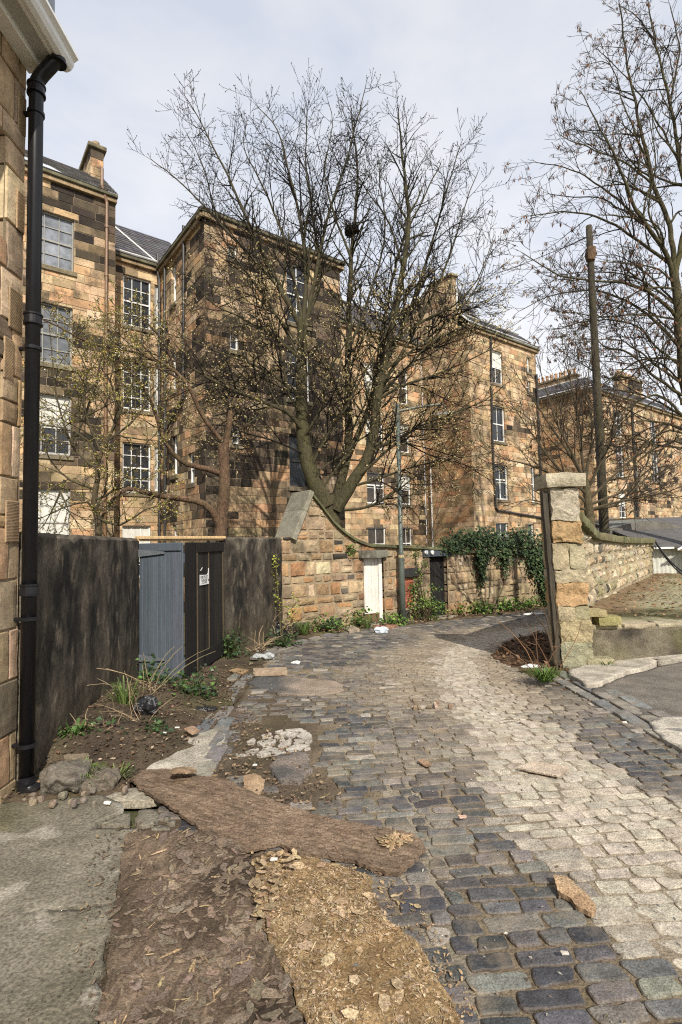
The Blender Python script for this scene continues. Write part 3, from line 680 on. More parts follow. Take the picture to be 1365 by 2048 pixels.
m_ = MB(); a, b = Vector((-3.14, 8.05, 0)), Vector((-2.2, 9.80, 0)); BF = Face(a, b-a, Vector(((b-a).y, -(b-a).x, 0)))
m_.bbox((-.02, -.06, 1.735), (1.93, .02, 1.765), (.52, .34, .17), .004, BF.o, BF.ax()); m_.bbox((-.02, -.06, 1.768), (1.96, .05, 1.815), (.60, .42, .22), .004, BF.o, BF.ax()); m_.build('beam', M_WOOD, gt)
m_ = MB(); m_.bbox((1.86, -.08, -.4), (1.95, .03, 1.69), (.055, .042, .03), .006, BF.o, BF.ax()); m_.build('gate_post', M_WOOD, gt)
# torn sign on the black leaf
u0, v1 = FB.pix(395, 1150); u1, v0 = FB.pix(413, 1170)
sg = thing('paper_sign', 'torn white garage notice nailed to the black gate leaf', 'sign', tuple(FB.P(u0, v0, .04)))
va = lambda px, py: FB.pix(px, py)
m_ = MB()
def card(pts, w=.044, t=.004, col=(.78, .78, .76)):
    n = len(pts); vs = [FB.P(u, v, w) for u, v in pts]+[FB.P(u, v, w-t) for u, v in pts]
    m_.add(vs, [tuple(range(n)), tuple(range(n, 2*n))[::-1]]+[(i, n+i, n+(i+1) % n, (i+1) % n) for i in range(n)], col)
card([va(*p) for p in ((395, 1171), (413.3, 1167.5), (413.3, 1163), (411.5, 1161), (411.7, 1158), (413.3, 1157.5), (413.3, 1136), (412.2, 1136.2), (411.6, 1146), (409, 1149.6), (395, 1150))]); m_.build('sign_board', M_PAPER, sg)
m_ = MB(); card([va(*p) for p in ((396, 1141.5), (397, 1142), (400.8, 1135.2), (399.8, 1134.8))]); m_.build('sign_scrap', M_PAPER, sg)
def text(s, F, u, v, w, size, mat, parent, width=None):
    cu_ = bpy.data.curves.new('lettering', 'FONT'); cu_.body = s; cu_.size = size; cu_.extrude = .0008; cu_.align_x = 'CENTER'
    ob_ = bpy.data.objects.new('lettering', cu_); COL.objects.link(ob_); bpy.context.view_layer.update()
    me = bpy.data.meshes.new_from_object(ob_.evaluated_get(bpy.context.evaluated_depsgraph_get())); bpy.data.objects.remove(ob_)
    off = OFF[parent.name]; xs_ = [q.co.x for q in me.vertices]; k = (width/(max(xs_)-min(xs_))) if width else 1
    for q in me.vertices: q.co = F.P(u+q.co.x*k, v+q.co.y, w+q.co.z)-off
    ca = me.color_attributes.new('Col', 'FLOAT_COLOR', 'CORNER'); ca.data.foreach_set('color', [.02, .02, .022, 1]*len(me.loops))
    me.materials.clear(); me.materials.append(mat); o = bpy.data.objects.new('lettering', me); COL.objects.link(o); o.parent = parent; return o
uu0, uu1 = va(395, 1160)[0], va(413.3, 1160)[0]; wid = uu1-uu0
for s_, py, ww in (('OBSTRUCT', 1156.0, .84), ('GARAGE', 1161.6, .66), ('DOORS', 1167.0, .56)):
    um, vm = va(404.2, py); text(s_, FB, (uu0+uu1)/2-.01, vm, .0455, .058, M_INK, sg, wid*ww)
# ------------------------------------------------------------------ stone wall across the bend, with its raised gable, white door and black door
lw = thing('lane_wall', 'long sandstone garden wall with a raised gable end, across the bend of the lane', 'wall', (W0.x, W0.y, -.5))
WF = Face((W0.x, W0.y, 0), D1, WN)
gp = lambda px, py: WF.pix(px, py)
prof_px = [(563, 1084), (590, 1078), (622, 990), (640, 1012), (665, 1046), (690, 1069), (715, 1085), (738, 1093), (850, 1098), (1000, 1110), (1090, 1112)]
PR = [gp(*p) for p in prof_px]; PR[0] = (0, 1.80); PR[1] = (PR[1][0], 1.84); PR.append((18.0, PR[-1][1]-.1))
def wtop(u):
    for (a, za), (b, zb) in zip(PR, PR[1:]):
        if u <= b: return lerp(za, zb, clamp((u-a)/max(1e-6, b-a)))
    return PR[-1][1]
du0, du1, dz0, dz1 = WF.rect(730, 770, 1116, 1246); bu0, bu1, bz0, bz1 = WF.rect(862, 897, 1112, 1233)
ru0, ru1, rz0, rz1 = WF.rect(809, 829, 1153, 1216)
holes = [(du0, du1, -2, dz1), (bu0, bu1, -2, bz1), (ru0, ru1, rz0, rz1)]
LW = [(.36, .23, .125), (.39, .265, .155), (.42, .315, .20), (.33, .25, .15), (.46, .365, .245), (.28, .19, .11), (.38, .215, .105), (.24, .18, .115)]
def lwcol(u, v, r):
    c = jit(r.choice(LW), .17, r); k = r.random()
    if v > 1.2 and k < .11: return jit((.06, .052, .045), .3, r)
    if k < .05: return jit((.09, .078, .06), .35, r)
    if k < .2: return mixc(c, (.25, .2, .14), .6)
    if u > 6.2: c = mixc(c, (.44, .36, .22), .55)
    return mixc(c, (.15, .13, .07), .5) if v < -.1 and r.random() < .5 else c
mb = MB(); masonry(mb, WF, 18.0, -1.3, 3.2, .25, .36, lwcol, (.31, .24, .155), holes, joint=.022, bev=.022, prot=.018, thick=.28, top=wtop, rough=.022, rowjit=.45, cell=.09, seed=21, recess=.02, wob=.022)
mb.add([WF.P(0, -1.4, -.42), WF.P(18, -1.4, -.42), WF.P(18, 1.2, -.42), WF.P(0, 1.2, -.42)], [(0, 1, 2, 3)], (.3, .24, .16))
mb.build('wall', M_STONE, lw)
# coping: weathered slabs following the sweep, and the broad sloping slab on the left of the gable
mb = MB(); uu = [PR[2][0]]; 
while uu[-1] < 17.5: uu.append(uu[-1]+(.22 if uu[-1] < PR[7][0] else .75))
for a, b in zip(uu, uu[1:]):
    p = [WF.P(a+.003, wtop(a), 0), WF.P(b-.003, wtop(b), 0)]; c = jit((.105, .105, .055), .2); tk = .075
    lo_ = [WF.P(a+.003, wtop(a)+.0, .075), WF.P(b-.003, wtop(b), .075), WF.P(b-.003, wtop(b), -.42), WF.P(a+.003, wtop(a), -.42)]
    hi_ = [q+Vector((0, 0, tk)) for q in lo_]; hi_[0] -= WN*.01; hi_[1] -= WN*.01
    mb.add(lo_+hi_, [(0, 3, 2, 1), (4, 5, 6, 7), (0, 1, 5, 4), (1, 2, 6, 5), (2, 3, 7, 6), (3, 0, 4, 7)], c)
mb.build('coping', M_STONE, lw)
ua, za = gp(623, 986); ub, zb = gp(588, 1080); mb = MB(); dd = Vector((ub-ua, zb-za)).normalized(); no = (dd.y, -dd.x)
for (s0, s1, col) in ((-.02, .40, (.23, .215, .165)), (.405, 1.0, (.26, .245, .19))):
    a_, b_ = (lerp(ua, ub, s0), lerp(za, zb, s0)), (lerp(ua, ub, s1), lerp(za, zb, s1))
    q = [WF.P(a_[0], a_[1], .10), WF.P(b_[0], b_[1], .10), WF.P(b_[0], b_[1], -.80), WF.P(a_[0], a_[1], -.80)]
    q2 = [x-D1*no[0]*.0+D1*no[0]*.11+Vector((0, 0, no[1]*.11)) for x in q]; q1 = [x-D1*no[0]*.02-Vector((0, 0, no[1]*.02)) for x in q]
    mb.add(q1+q2, [(0, 3, 2, 1), (4, 5, 6, 7), (0, 1, 5, 4), (1, 2, 6, 5), (2, 3, 7, 6), (3, 0, 4, 7)], col)
o = mb.build('coping_slab', M_CONC, lw)
mb = MB(); q = [WF.P(.0, -1.3, -.28), WF.P(PR[1][0]+.1, -1.3, -.28), WF.P(PR[3][0], -1.3, -.28), WF.P(PR[3][0], PR[3][1]-.1, -.28), WF.P(ua, za-.02, -.28), WF.P(ub, zb, -.28), WF.P(0, 1.75, -.28)]; q2 = [x-WN*.5 for x in q]; n = len(q)
mb.add(q+q2, [tuple(range(n)), tuple(range(n, 2*n))[::-1]]+[(i, n+i, n+(i+1) % n, (i+1) % n) for i in range(n)], (.32, .25, .17)); mb.build('core', M_STONE, lw)
# lintels
mb = MB(); mb.rough(WF.P((du0+du1)/2-.05, dz1+.11, -.05), (du1-du0+.25, .34, .20), .02, (.19, .185, .15), 6, .2, ax=WF.ax()); mb.build('lintel', M_STONE, lw)
lu0, lu1, lz0, lz1 = WF.rect(846, 901, 1100, 1113)
mb = MB(); mb.bbox((lu0, -.2, lz0), (lu1, .05, lz1+.03), (.07, .082, .10), .01, WF.o, WF.ax()); li = mb.build('lintel', M_METAL, lw)
li['label'] = 'blue-black painted lintel with two round lamps'
for px in (849, 861):
    u, z = gp(px, 1105); mb = MB(); mb.lathe(WF.P(u, z, .05), [(.05, 0), (.062, .02), (.062, .05), (.045, .06)], 16, (.62, .62, .60), WN); mb.build('round_lamp', M_METAL, li)
# white door
mb = MB(); ddep = -.12; n = 5; uw = (du1-du0-.12)/n
for k in range(n): mb.bbox((du0+k*uw+.002, ddep-.04, dz0+.02), (du0+(k+1)*uw-.002, ddep, dz1-.02), jit((.66, .64, .58), .05), .004, WF.o, WF.ax())
mb.bbox((du1-.115, ddep-.06, dz0), (du1-.005, ddep+.03, dz1-.005), (.72, .70, .64), .005, WF.o, WF.ax()); mb.bbox((du0+.003, ddep-.06, dz1-.03), (du1-.12, ddep+.03, dz1-.002), (.6, .58, .52), .004, WF.o, WF.ax())
dr = mb.build('door', M_DIRTY, lw); dr['label'] = 'peeling white plank door'
mb = MB(); mb.bbox((du0+.004, ddep+.001, dz0-.02), (du1-.12, ddep+.012, dz0+.24), (.14, .085, .05), .003, WF.o, WF.ax()); mb.build('kick_plate', M_METAL, dr)
# black door
mb = MB(); n = 5; uw = (bu1-bu0)/n
for k in range(n): mb.bbox((bu0+k*uw+.002, -.19, bz0), (bu0+(k+1)*uw-.002, -.15, bz1), jit((.016, .015, .015), .25), .004, WF.o, WF.ax())
dr = mb.build('door', M_WOOD, lw); dr['label'] = 'black plank door in a deep recess'
for (a, b) in ((du0-.05, du1+.05), (bu0-.1, bu1+.1)):
    z = dz0 if a < bu0-1 else bz0; mb = MB(); mb.rough(WF.P((a+b)/2, z-.06, -.02), (b-a, .5, .14), .015, (.26, .23, .18), 6, .2, ax=WF.ax()); mb.build('door_step', M_STONE, lw)
# red brick infill under a black stone
mb = MB(); masonry(mb, Face(WF.P(ru0, 0, -.03), D1, WN), ru1-ru0, rz0, rz1, .075, .2, lambda u, v, r: jit(r.choice([(.36, .11, .06), (.30, .09, .05), (.40, .15, .08)]), .2, r), (.4, .34, .27), joint=.012, bev=.006, prot=.006, thick=.1, seed=8); mb.build('brick_infill', M_STONE, lw)
mb = MB(); a0, a1, e0, e1 = WF.rect(806, 834, 1136, 1153); mb.rough(WF.P((a0+a1)/2, (e0+e1)/2, .0), (a1-a0, .16, e1-e0), .01, (.035, .034, .033), 5, .15, ax=WF.ax()); mb.build('black_stone', M_STONE, lw)
# ------------------------------------------------------------------ street lamp
lbase = AY(806, 1230, 14.1); lbase.z = g(14.1)
lp = thing('street_lamp', 'tall grey-green lamp column with a long arm and boxy lantern, standing by the stone wall', 'street lamp', tuple(lbase))
LG = (.095, .115, .098); ltop = AY(795, 808, 14.1); mid = lbase.lerp(ltop, .30)
mb = MB(); mb.tube([lbase-Vector((0, 0, .2)), mid-Vector((0, 0, .03)), mid, mid+Vector((0, 0, .03)), ltop], [.082, .078, .074, .062, .052], 16, LG, True); mb.build('column', M_METAL, lp, smooth=True)
mb = MB(); mb.lathe(mid, [(.083, -.02), (.083, .03), (.066, .05)], 16, (.45, .35, .2)); mb.build('band', M_METAL, lp)
k1, k2 = AY(797, 822, 14.1), AY(884, 808, 14.1)
mb = MB(); mb.tube([ltop-Vector((0, 0, .5)), ltop-Vector((0, 0, .2)), k1+Vector((.05, 0, 0)), k1.lerp(k2, .5)+Vector((0, 0, .02)), k2, k2+Vector((.06, 0, -.03)), k2+Vector((.08, 0, -.2))], [.06, .06, .04, .036, .034, .03, .026], 12, (.12, .125, .10), True)
mb.lathe(k1-Vector((.02, 0, .1)), [(.07, 0), (.075, .02), (.075, .16), (.06, .18)], 14, (.12, .125, .1)); mb.build('arm', M_METAL, lp)
lc = AY(890, 832, 14.1); ax3 = (Vector((.98, .1, .10)).normalized(), Vector((-.1, .99, 0)).normalized(), Vector((-.1, 0, .99)))
mb = MB(); vs = [lc+ax3[0]*x*sx_+ax3[1]*y*sy_+ax3[2]*z for (z, sx_, sy_) in ((.03, .27, .13), (.075, .25, .12), (.12, .12, .06)) for (x, y) in ((-1, -1), (1, -1), (1, 1), (-1, 1))]
mb.add(vs, [(0, 1, 2, 3)[::-1]]+[(i*4+k, i*4+(k+1) % 4, (i+1)*4+(k+1) % 4, (i+1)*4+k) for i in (0, 1) for k in range(4)]+[(8, 9, 10, 11)], (.13, .12, .095)); ln = mb.build('lantern', M_METAL, lp)
mb = MB(); vs = [lc+ax3[0]*x*sx_+ax3[1]*y*sy_+ax3[2]*z for (z, sx_, sy_) in ((-.075, .20, .09), (.028, .25, .118)) for (x, y) in ((-1, -1), (1, -1), (1, 1), (-1, 1))]
mb.add(vs, [(0, 1, 2, 3)[::-1], (4, 5, 6, 7)]+[(k, (k+1) % 4, 4+(k+1) % 4, 4+k) for k in range(4)], (.32, .25, .13)); mb.build('lens_bowl', M_METAL, ln)
# ------------------------------------------------------------------ gate pier, its post, rubble wall, low wall, terrace
pr_ = thing('gate_pier', 'tall leaning sandstone gate pier with an overhanging cap stone', 'pier', (3.5, 8.05, -.33))
LEAN = math.radians(-2.4)
def pl(x, y, z): return Vector((3.49+x+math.sin(LEAN)*(z+.33), 8.05+y, z))
mb = MB(); z = -.5; r = random.Random(3); hs = [.50, .30, .30, .27, .37, .26, .37, .31, .47, .0]; PC = [(.28, .27, .18), (.35, .29, .17), (.37, .31, .20), (.41, .27, .14), (.40, .34, .23), (.37, .31, .20), (.42, .28, .145), (.41, .36, .275), (.40, .35, .26)]
ca, sa = math.cos(math.radians(-4)), math.sin(math.radians(-4)); PX = (Vector((ca, sa, 0)), Vector((-sa, ca, 0)), Vector((math.sin(LEAN), 0, 1)).normalized())
tops = [0]; zz = -.5
pxj = [1378, 1282, 1240, 1210, 1165, 1140, 1085, 1040, 976]
zs = [-.55]+[AY(1150, p, 7.85).z for p in pxj[1:]]
for k in range(len(zs)-1):
    hgt = zs[k+1]-zs[k]; c = (zs[k+1]+zs[k])/2
    if k in (2, 5) : # two stones in the course
        sp = r.uniform(-.06, .06)
        mb.rough(pl(-.12+sp/2, 0, c), (.245+sp, .50, hgt*1.0), .022, PC[k], 7, .16, 5, PX, k); mb.rough(pl(.12+sp/2, 0, c), (.225-sp, .48, hgt*.96), .022, jit(PC[k], .2, r), 7, .16, 5, PX, k+.5)
    else: mb.rough(pl(r.uniform(-.01, .01), 0, c), (.485-.008*k+r.uniform(-.02, .02), .52, hgt*1.02), .036, PC[k], 14, .11, 5.5, PX, k, .08)
mb.rough(pl(0, .02, 1.0), (.42, .42, 2.95), .01, (.30, .25, .17), 6, .05, 4, PX, 1); mb.build('shaft', M_RUBBLE, pr_)
zc0, zc1 = AY(1135, 974, 7.85).z, AY(1135, 948, 7.8).z
mb = MB(); mb.rough(pl(.03, .0, (zc0+zc1)/2+.005), (.60, .66, zc1-zc0+.02), .02, (.42, .37, .27), 10, .16, 6, PX, 5); mb.build('cap_stone', M_RUBBLE, pr_, smooth=True)
mb = MB(); mb.rough(pl(-.285, -.14, 1.0), (.07, .12, 2.75), .012, (.06, .052, .038), 14, .04, 3, PX, 2)
o = mb.build('timber_post', M_WOOD); tag(o, 'rotten dark timber post standing against the left side of the stone pier', 'post')
TZ = .29
rw = thing('rubble_wall', 'rubble stone wall with a mossy swept coping, running back from the gate pier', 'wall', (3.72, 8.2, TZ))
path = [Vector((3.66, 8.15, 0)), Vector((4.25, 9.15, 0)), Vector((5.1, 10.6, 0)), Vector((6.6, 12.55, 0)), Vector((8.6, 15.2, 0)), Vector((10.55, 17.75, 0))]
tz = [2.02, 1.90, 1.72, 1.62, 1.56, 1.52]
acc = [0]
for a, b in zip(path, path[1:]): acc.append(acc[-1]+(b-a).length)
class Curve(Face):
    def __init__(s): s.z = Vector((0, 0, 1))
    def at(s, u):
        for i in range(len(path)-1):
            if u <= acc[i+1] or i == len(path)-2:
                t = (u-acc[i])/(acc[i+1]-acc[i]); d = (path[i+1]-path[i]).normalized(); return path[i].lerp(path[i+1], t), Vector((d.y, -d.x, 0)), lerp(tz[i], tz[i+1], t)
    def P(s, u, v, w=0.0): p, n, _ = s.at(clamp(u, 0, acc[-1])); return p+n*w+Vector((0, 0, v))
RF = Curve(); RC = [(.44, .36, .24), (.42, .35, .23), (.47, .39, .27), (.38, .31, .20), (.43, .32, .20), (.37, .33, .24), (.50, .43, .32)]
def rcol(u, v, r):
    if r.random() < .09: return jit((.09, .08, .065), .3, r)
    c = jit(r.choice(RC), .18, r); return mixc(c, (.17, .16, .07), .6) if (v < .75 and r.random() < .45) or u > acc[-1]-1 else c
mb = MB(); masonry(mb, RF, acc[-1], -.2, 2.1, .21, .27, rcol, (.36, .30, .20), (), joint=.018, bev=.03, prot=.018, thick=.3, top=lambda u: RF.at(u)[2]-.10, rough=.04, rowjit=.5, cell=.07, seed=31, recess=.012, wob=.03)
for a in np.arange(0, acc[-1]-.3, .3):
    mb.add([RF.P(a, -1, -.42), RF.P(a+.3, -1, -.42), RF.P(a+.3, RF.at(a+.3)[2]-.1, -.42), RF.P(a, RF.at(a)[2]-.1, -.42)], [(0, 1, 2, 3)], (.28, .22, .15))
u = acc[-1]; mb.add([RF.P(u, -.2, 0), RF.P(u, 1.45, 0), RF.P(u, 1.45, -.42), RF.P(u, -.2, -.42)], [(0, 1, 2, 3)], (.25, .2, .13))
mb.build('wall', M_RUBBLE, rw)
mb = MB(); u = .05
while u < acc[-1]-.1:
    Lc = rnd.uniform(.5, .75); ue = min(u+Lc, acc[-1]+.1); p0, n, z0 = RF.at(u); p1, n1, z1 = RF.at(min(ue, acc[-1])); cc = (p0+p1)/2-n*.17+Vector((0, 0, (z0+z1)/2-.035)); dx = (p1-p0+Vector((0, 0, z1-z0))).normalized(); up_ = dx.cross(n)*-1; up_ = up_ if up_.z > 0 else -up_
    mb.rough(cc, ((p1-p0).length-.006, .58, .155), .014, jit((.15, .14, .075), .2), 7, .10, 5, (dx, n, up_), u); u = ue
mb.build('coping', M_RUBBLE, rw, smooth=True)
# low retaining wall and the raised yard
lo_w = thing('low_wall', 'low crumbling concrete retaining wall right of the gate pier', 'wall', (3.75, 7.95, -.3))
LWF = Face((3.72, 7.98, 0), Vector((1, .05, 0)), Vector((.05, -1, 0)))
mb = MB(); nu, nv = 150, 22; vs = []; fs = []; cs = []
for i in range(nu+1):
    for k in range(nv+1):
        u = 4.9*i/nu; z = lerp(-.5, .275+.012*nz(u, 1, 2, 3), k/nv); vs.append(LWF.P(u, z, .03*nz(u, z, 4, 3)+.012*nz(u, z, 1, 11)+.04*(1-k/nv)-(.03 if k == nv else 0)))
vlw = [(.15, .13, .09)]*len(vs)
for i in range(nu):
    for k in range(nv):
        fs.append((i*(nv+1)+k, (i+1)*(nv+1)+k, (i+1)*(nv+1)+k+1, i*(nv+1)+k+1)); u, z = 4.9*i/nu, lerp(-.5, .28, k/nv)
        c = mixc((.05, .043, .032), (.21, .18, .13), clamp(.5+1.0*nz(u, z, 3, 1.7)+.3*nz(u, z, 7, 8))); cs.append(mixc(c, (.12, .115, .045), clamp(1.3*nz(u, z, 8, 2.2)))); vlw[i*(nv+1)+k] = cs[-1]
mb.add(vs, fs, cs); mb.add([LWF.P(0, .275, -.03), LWF.P(4.9, .275, -.03), LWF.P(4.9, .275, -.32), LWF.P(0, .275, -.32)], [(0, 1, 2, 3)], (.24, .21, .15)); mb.build('concrete_face', M_CONC, lo_w, vcol=vlw)
mb = MB()
for k in range(9):
    u = .08+k*.52+rnd.uniform(-.04, .04); mb.rough(LWF.P(u+.2, .285, -.16), (.50, .33, .07), .02, jit((.30, .25, .17), .25), 6, .2, 6, LWF.ax(), k)
mb.build('coping', M_RUBBLE, lo_w, smooth=True)
mb = MB(); tp = [(3.9, 8.25), (8.7, 8.5), (30, 10), (30, 26), (10.5, 26), (10.2, 17.9), (8.5, 15.3), (6.5, 12.6), (5.0, 10.7), (4.2, 9.3)]
def tcol(x, y):
    c = mixc((.25, .235, .13), (.33, .305, .20), clamp(.5+.9*nz(x, y, 3, .8))); c = mixc(c, (.060, .055, .022), clamp(1.6*sst(.9, .1, abs(y-9.15+.3*nz(x, y, 1, 1)))*clamp(.7+.9*nz(x, y, 6, 2.2)))); return mixc(c, (.18, .115, .065), clamp(1.2*sst(1.5, .1, abs((x-5.0)-(y-10.6)*.76)-.3+.8*nz(x, y, 4, .6))-.35))
sheet(mb, tp, .10, lambda x, y: TZ+.02*nz(x, y, 2, .8)+.015*nz(x, y, 5, 4)+.06*sst(1.1, .0, abs((x-5.1)-(y-10.6)*.76)/1.3), .3, tcol, .02, 3); structure(mb.build('terrace', M_EARTH, smooth=True))
for k, (px, py, w_, h_, d_, cc, lab) in enumerate(((1190, 1222, .30, .10, .3, (.33, .28, .15), 'flat yellowish stone stacked upper beside the pier on the yard edge'), (1213, 1242, .34, .14, .3, (.30, .27, .12), 'loose squared block with a mossy face beside the pier on the yard edge'))):
    p = AY(px, py, 8.05); p.z = TZ+.02+(.19 if k == 0 else .075); p.x += (0 if k else -.02); mb = MB(); mb.rough(p, (w_, d_, h_), .012, cc, 6, .18, 6, PX, k); tag(mb.build('loose_stone', M_RUBBLE, smooth=True), lab, 'stone')
mb = MB(); mb.rough(Vector((3.78, 7.92, -.24)), (.42, .3, .2), .02, (.3, .27, .17), 6, .2, 5, None, 3); tag(mb.build('loose_stone', M_RUBBLE, smooth=True), 'rough footing stone at the bottom right of the gate pier', 'stone')
# corrugated shed behind the end of the rubble wall
sh = thing('corrugated_shed', 'pale corrugated iron shed with a felt roof at the right edge', 'shed', (11.2, 18.4, TZ))
SF = Face((10.72, 18.05, 0), Vector((.985, .17, 0)), Vector((.17, -.985, 0)))
mb = MB(); n = 240; Wd = 5.0; vs = []
for i in range(n+1):
    u = Wd*i/n; w = .025*math.sin(u/.17*2*PI); vs += [SF.P(u, TZ-.2, w), SF.P(u, 1.34, w)]
mb.add(vs, [(2*i, 2*i+2, 2*i+3, 2*i+1) for i in range(n)], [jit((.50, .50, .44), .05) for _ in range(n)])
mb.add([SF.P(0, TZ-.2, 0), SF.P(0, 1.34, 0), SF.P(0, 2.0, -3.2), SF.P(0, TZ-.2, -3.2)], [(0, 1, 2, 3)], (.3, .3, .27)); mb.build('corrugated_wall', M_METAL, sh)
mb = MB(); q = [SF.P(-.25, 1.30, .35), SF.P(5.2, 1.34, .35), SF.P(5.4, 2.45, -3.4), SF.P(-.1, 2.38, -3.4)]
mb.add(q+[p-Vector((0, 0, .07)) for p in q], [(0, 1, 2, 3), (7, 6, 5, 4), (0, 4, 5, 1), (1, 5, 6, 2), (2, 6, 7, 3), (3, 7, 4, 0)], (.105, .10, .097)); mb.build('roof', M_TAR, sh)
mb = MB(); mb.bbox((-.22, .355, 1.205), (.55, .385, 1.265), (.8, .8, .78), .006, SF.o, SF.ax()); mb.bbox((-.24, -3.4, 2.26), (-.20, -.1, 2.32), (.5, .4, .25), .006, SF.o, SF.ax()); mb.build('fascia', M_WHITE, sh)
mb = MB(); q = [SF.P(.50, 1.14, .62), SF.P(5.2, 1.16, .62), SF.P(5.2, 1.75, .30), SF.P(1.9, 1.68, .34)]
mb.add(q+[p-WN*.06-Vector((0, 0, .02)) for p in q], [(0, 1, 2, 3), (7, 6, 5, 4), (0, 4, 5, 1), (1, 5, 6, 2), (2, 6, 7, 3), (3, 7, 4, 0)], (.21, .14, .075)); ap_ = mb.build('timber_canopy', M_WOOD, sh)
mb = MB(); mb.tube([SF.P(.42, 1.17, .66), SF.P(1.9, 1.70, .4)], .035, 6, (.82, .82, .8), True); mb.build('barge_board', M_WHITE, ap_)
gs = thing('garden_shed', 'low curved mossy felt shed roof behind the rubble wall', 'shed', (11, 22, .2))
mb = MB(); c0 = Vector((9.6, 19.6, 0)); ax_ = Vector((.985, .17, 0)); ay_ = Vector((-.17, .985, 0)); vs = []; fs = []; cs = []
for i in range(21):
    for k in range(9):
        t, s_ = i/20, k/8; vs.append(c0+ax_*(t*4.6)+ay_*(s_*2.2)+Vector((0, 0, 1.45+1.0*math.sin(PI*lerp(.06, .97, t))**.8*lerp(.78, 1, s_)+.03*nz(t*9, s_*5, 2, 1))))
for i in range(20):
    for k in range(8): fs.append((i*9+k, (i+1)*9+k, (i+1)*9+k+1, i*9+k+1)); cs.append(mixc((.17, .17, .165), (.16, .18, .08), clamp(1.4*nz(i*.3, k*.5, 3, 1)+.1)))
mb.add(vs, fs, cs); sk = [vs[i*9] for i in range(21)]; mb.add(sk+[Vector((p.x, p.y, 1.4)) for p in sk], [(i, i+1, 22+i, 21+i) for i in range(20)], (.15, .14, .12)); mb.build('roof', M_TAR, gs)
mb = MB(); mb.box((0, .1, 0), (4.6, 2.1, 1.5), (.2, .16, .11), c0, (ax_, ay_, Vector((0, 0, 1)))); mb.build('wall', M_WOOD, gs)
# ------------------------------------------------------------------ utility pole and wires
pt, pbm = AY(1178, 452, 13.6), AY(1208, 1040, 13.6); pbm = pbm+(pbm-pt)*(2.75/(pt.z-pbm.z))
up_o = thing('utility_pole', 'tall weathered timber utility pole behind the rubble wall', 'utility pole', tuple(pbm))
mb = MB(); mb.tube([pbm.lerp(pt, k/14)+Vector((.015*nz(k, 1), 0, 0)) for k in range(15)], [lerp(.135, .078, k/14) for k in range(15)], 14, (.052, .044, .03), True); mb.build('pole', M_BARK, up_o, smooth=True)
mb = MB(); q = pbm.lerp(pt, .925); mb.rough(q+Vector((.0, -.02, 0)), (.24, .22, .42), .03, (.10, .062, .036), 6, .6, 4); mb.build('binding', M_BARK, up_o, smooth=True)
mb = MB(); mb.tube([pbm.lerp(pt, k/10)+Vector((-.15+.03*k/10, -.08, 0)) for k in range(7)], .022, 6, (.015, .015, .016)); mb.build('cable_guard', M_PLASTIC, up_o)
def wire(a, b, sag, rad, label, name='overhead_wire', grp=None):
    mb = MB(); mb.tube([a.lerp(b, k/24)-Vector((0, 0, sag*4*(k/24)*(1-k/24))) for k in range(25)], rad, 5, (.03, .03, .032)); o = mb.build(name, M_PLASTIC); tag(o, label, 'cable', grp)
ptp = pbm.lerp(pt, .95)
wire(ptp, AY(988, 668, 29.5), .5, .012, 'thin wire from the pole down to the corner of the right tenement roof', grp='wires from the pole'); wire(ptp+Vector((-.1, 0, .2)), AY(820, 590, 31), .3, .011, 'thin wire from the pole towards the stone gable chimney', grp='wires from the pole')
wire(ptp+Vector((-.1, 0, -.1)), AY(1040, 690, 30.5), .4, .011, 'thin wire from the pole to the middle of the right tenement eaves', grp='wires from the pole')
wire(RF.P(acc[-1], 1.5, .1), AY(1420, 1150, 15.5), .45, .028, 'thick black cable drooping from the end of the rubble wall across the shed', 'drooping_cable')
wire(RF.P(acc[-1], 1.42, .12), AY(1420, 1158, 15.4), .45, .022, 'thinner black cable just below the thick one across the shed', 'drooping_cable')
# ------------------------------------------------------------------ the tenements
d1 = Vector((.796, .605, 0)).normalized(); dn = Vector((d1.y, -d1.x, 0)); TO = Vector((-7.56, 21.7, 0))
def front(v): return Face(TO+dn*v, d1, dn)              # faces the lane
def side(u): return Face(TO+d1*u, dn, -d1)              # u of this face is v; faces left
def TP(u, v, z): return TO+d1*u+dn*v+Vector((0, 0, z))
def solid(mb, pts, faces, col): mb.add([TP(*p) for p in pts], faces, col)
def slates(mb, a, b, c, d, col=(.085, .08, .085), rowl=.28):
    "a slated slope: a-b is the eaves, d-c the ridge"
    A, B, C_, D_ = (TP(*p) for p in (a, b, c, d)); n = (B-A).cross(D_-A).normalized(); n = n if n.z > 0 else -n
    H = ((D_-A).length+(C_-B).length)/2; rows = max(2, int(H/rowl)); r = random.Random(2)
    mb.add([A, B, C_, D_], [(0, 1, 2, 3)], (.05, .05, .052))
    for k in range(rows):
        t0, t1 = k/rows, (k+1.12)/rows; L0, R0 = A.lerp(D_, t0), B.lerp(C_, t0); L1, R1 = A.lerp(D_, min(t1, 1)), B.lerp(C_, min(t1, 1)); w = (R0-L0).length; m_ = max(1, int(w/.32))
        for i in range(m_):
            s0, s1 = (i+.02)/m_, (i+.98)/m_; dz = n*(.022+r.uniform(0, .012)); cc = jit(col, .28, r)
            mb.add([L0.lerp(R0, s0)+dz, L0.lerp(R0, s1)+dz, L1.lerp(R1, s1)+n*.006, L1.lerp(R1, s0)+n*.006, L0.lerp(R0, s0), L0.lerp(R0, s1)], [(0, 1, 2, 3), (4, 5, 1, 0)], cc)
WHT, GRYF = (.74, .74, .71), (.22, .21, .19)
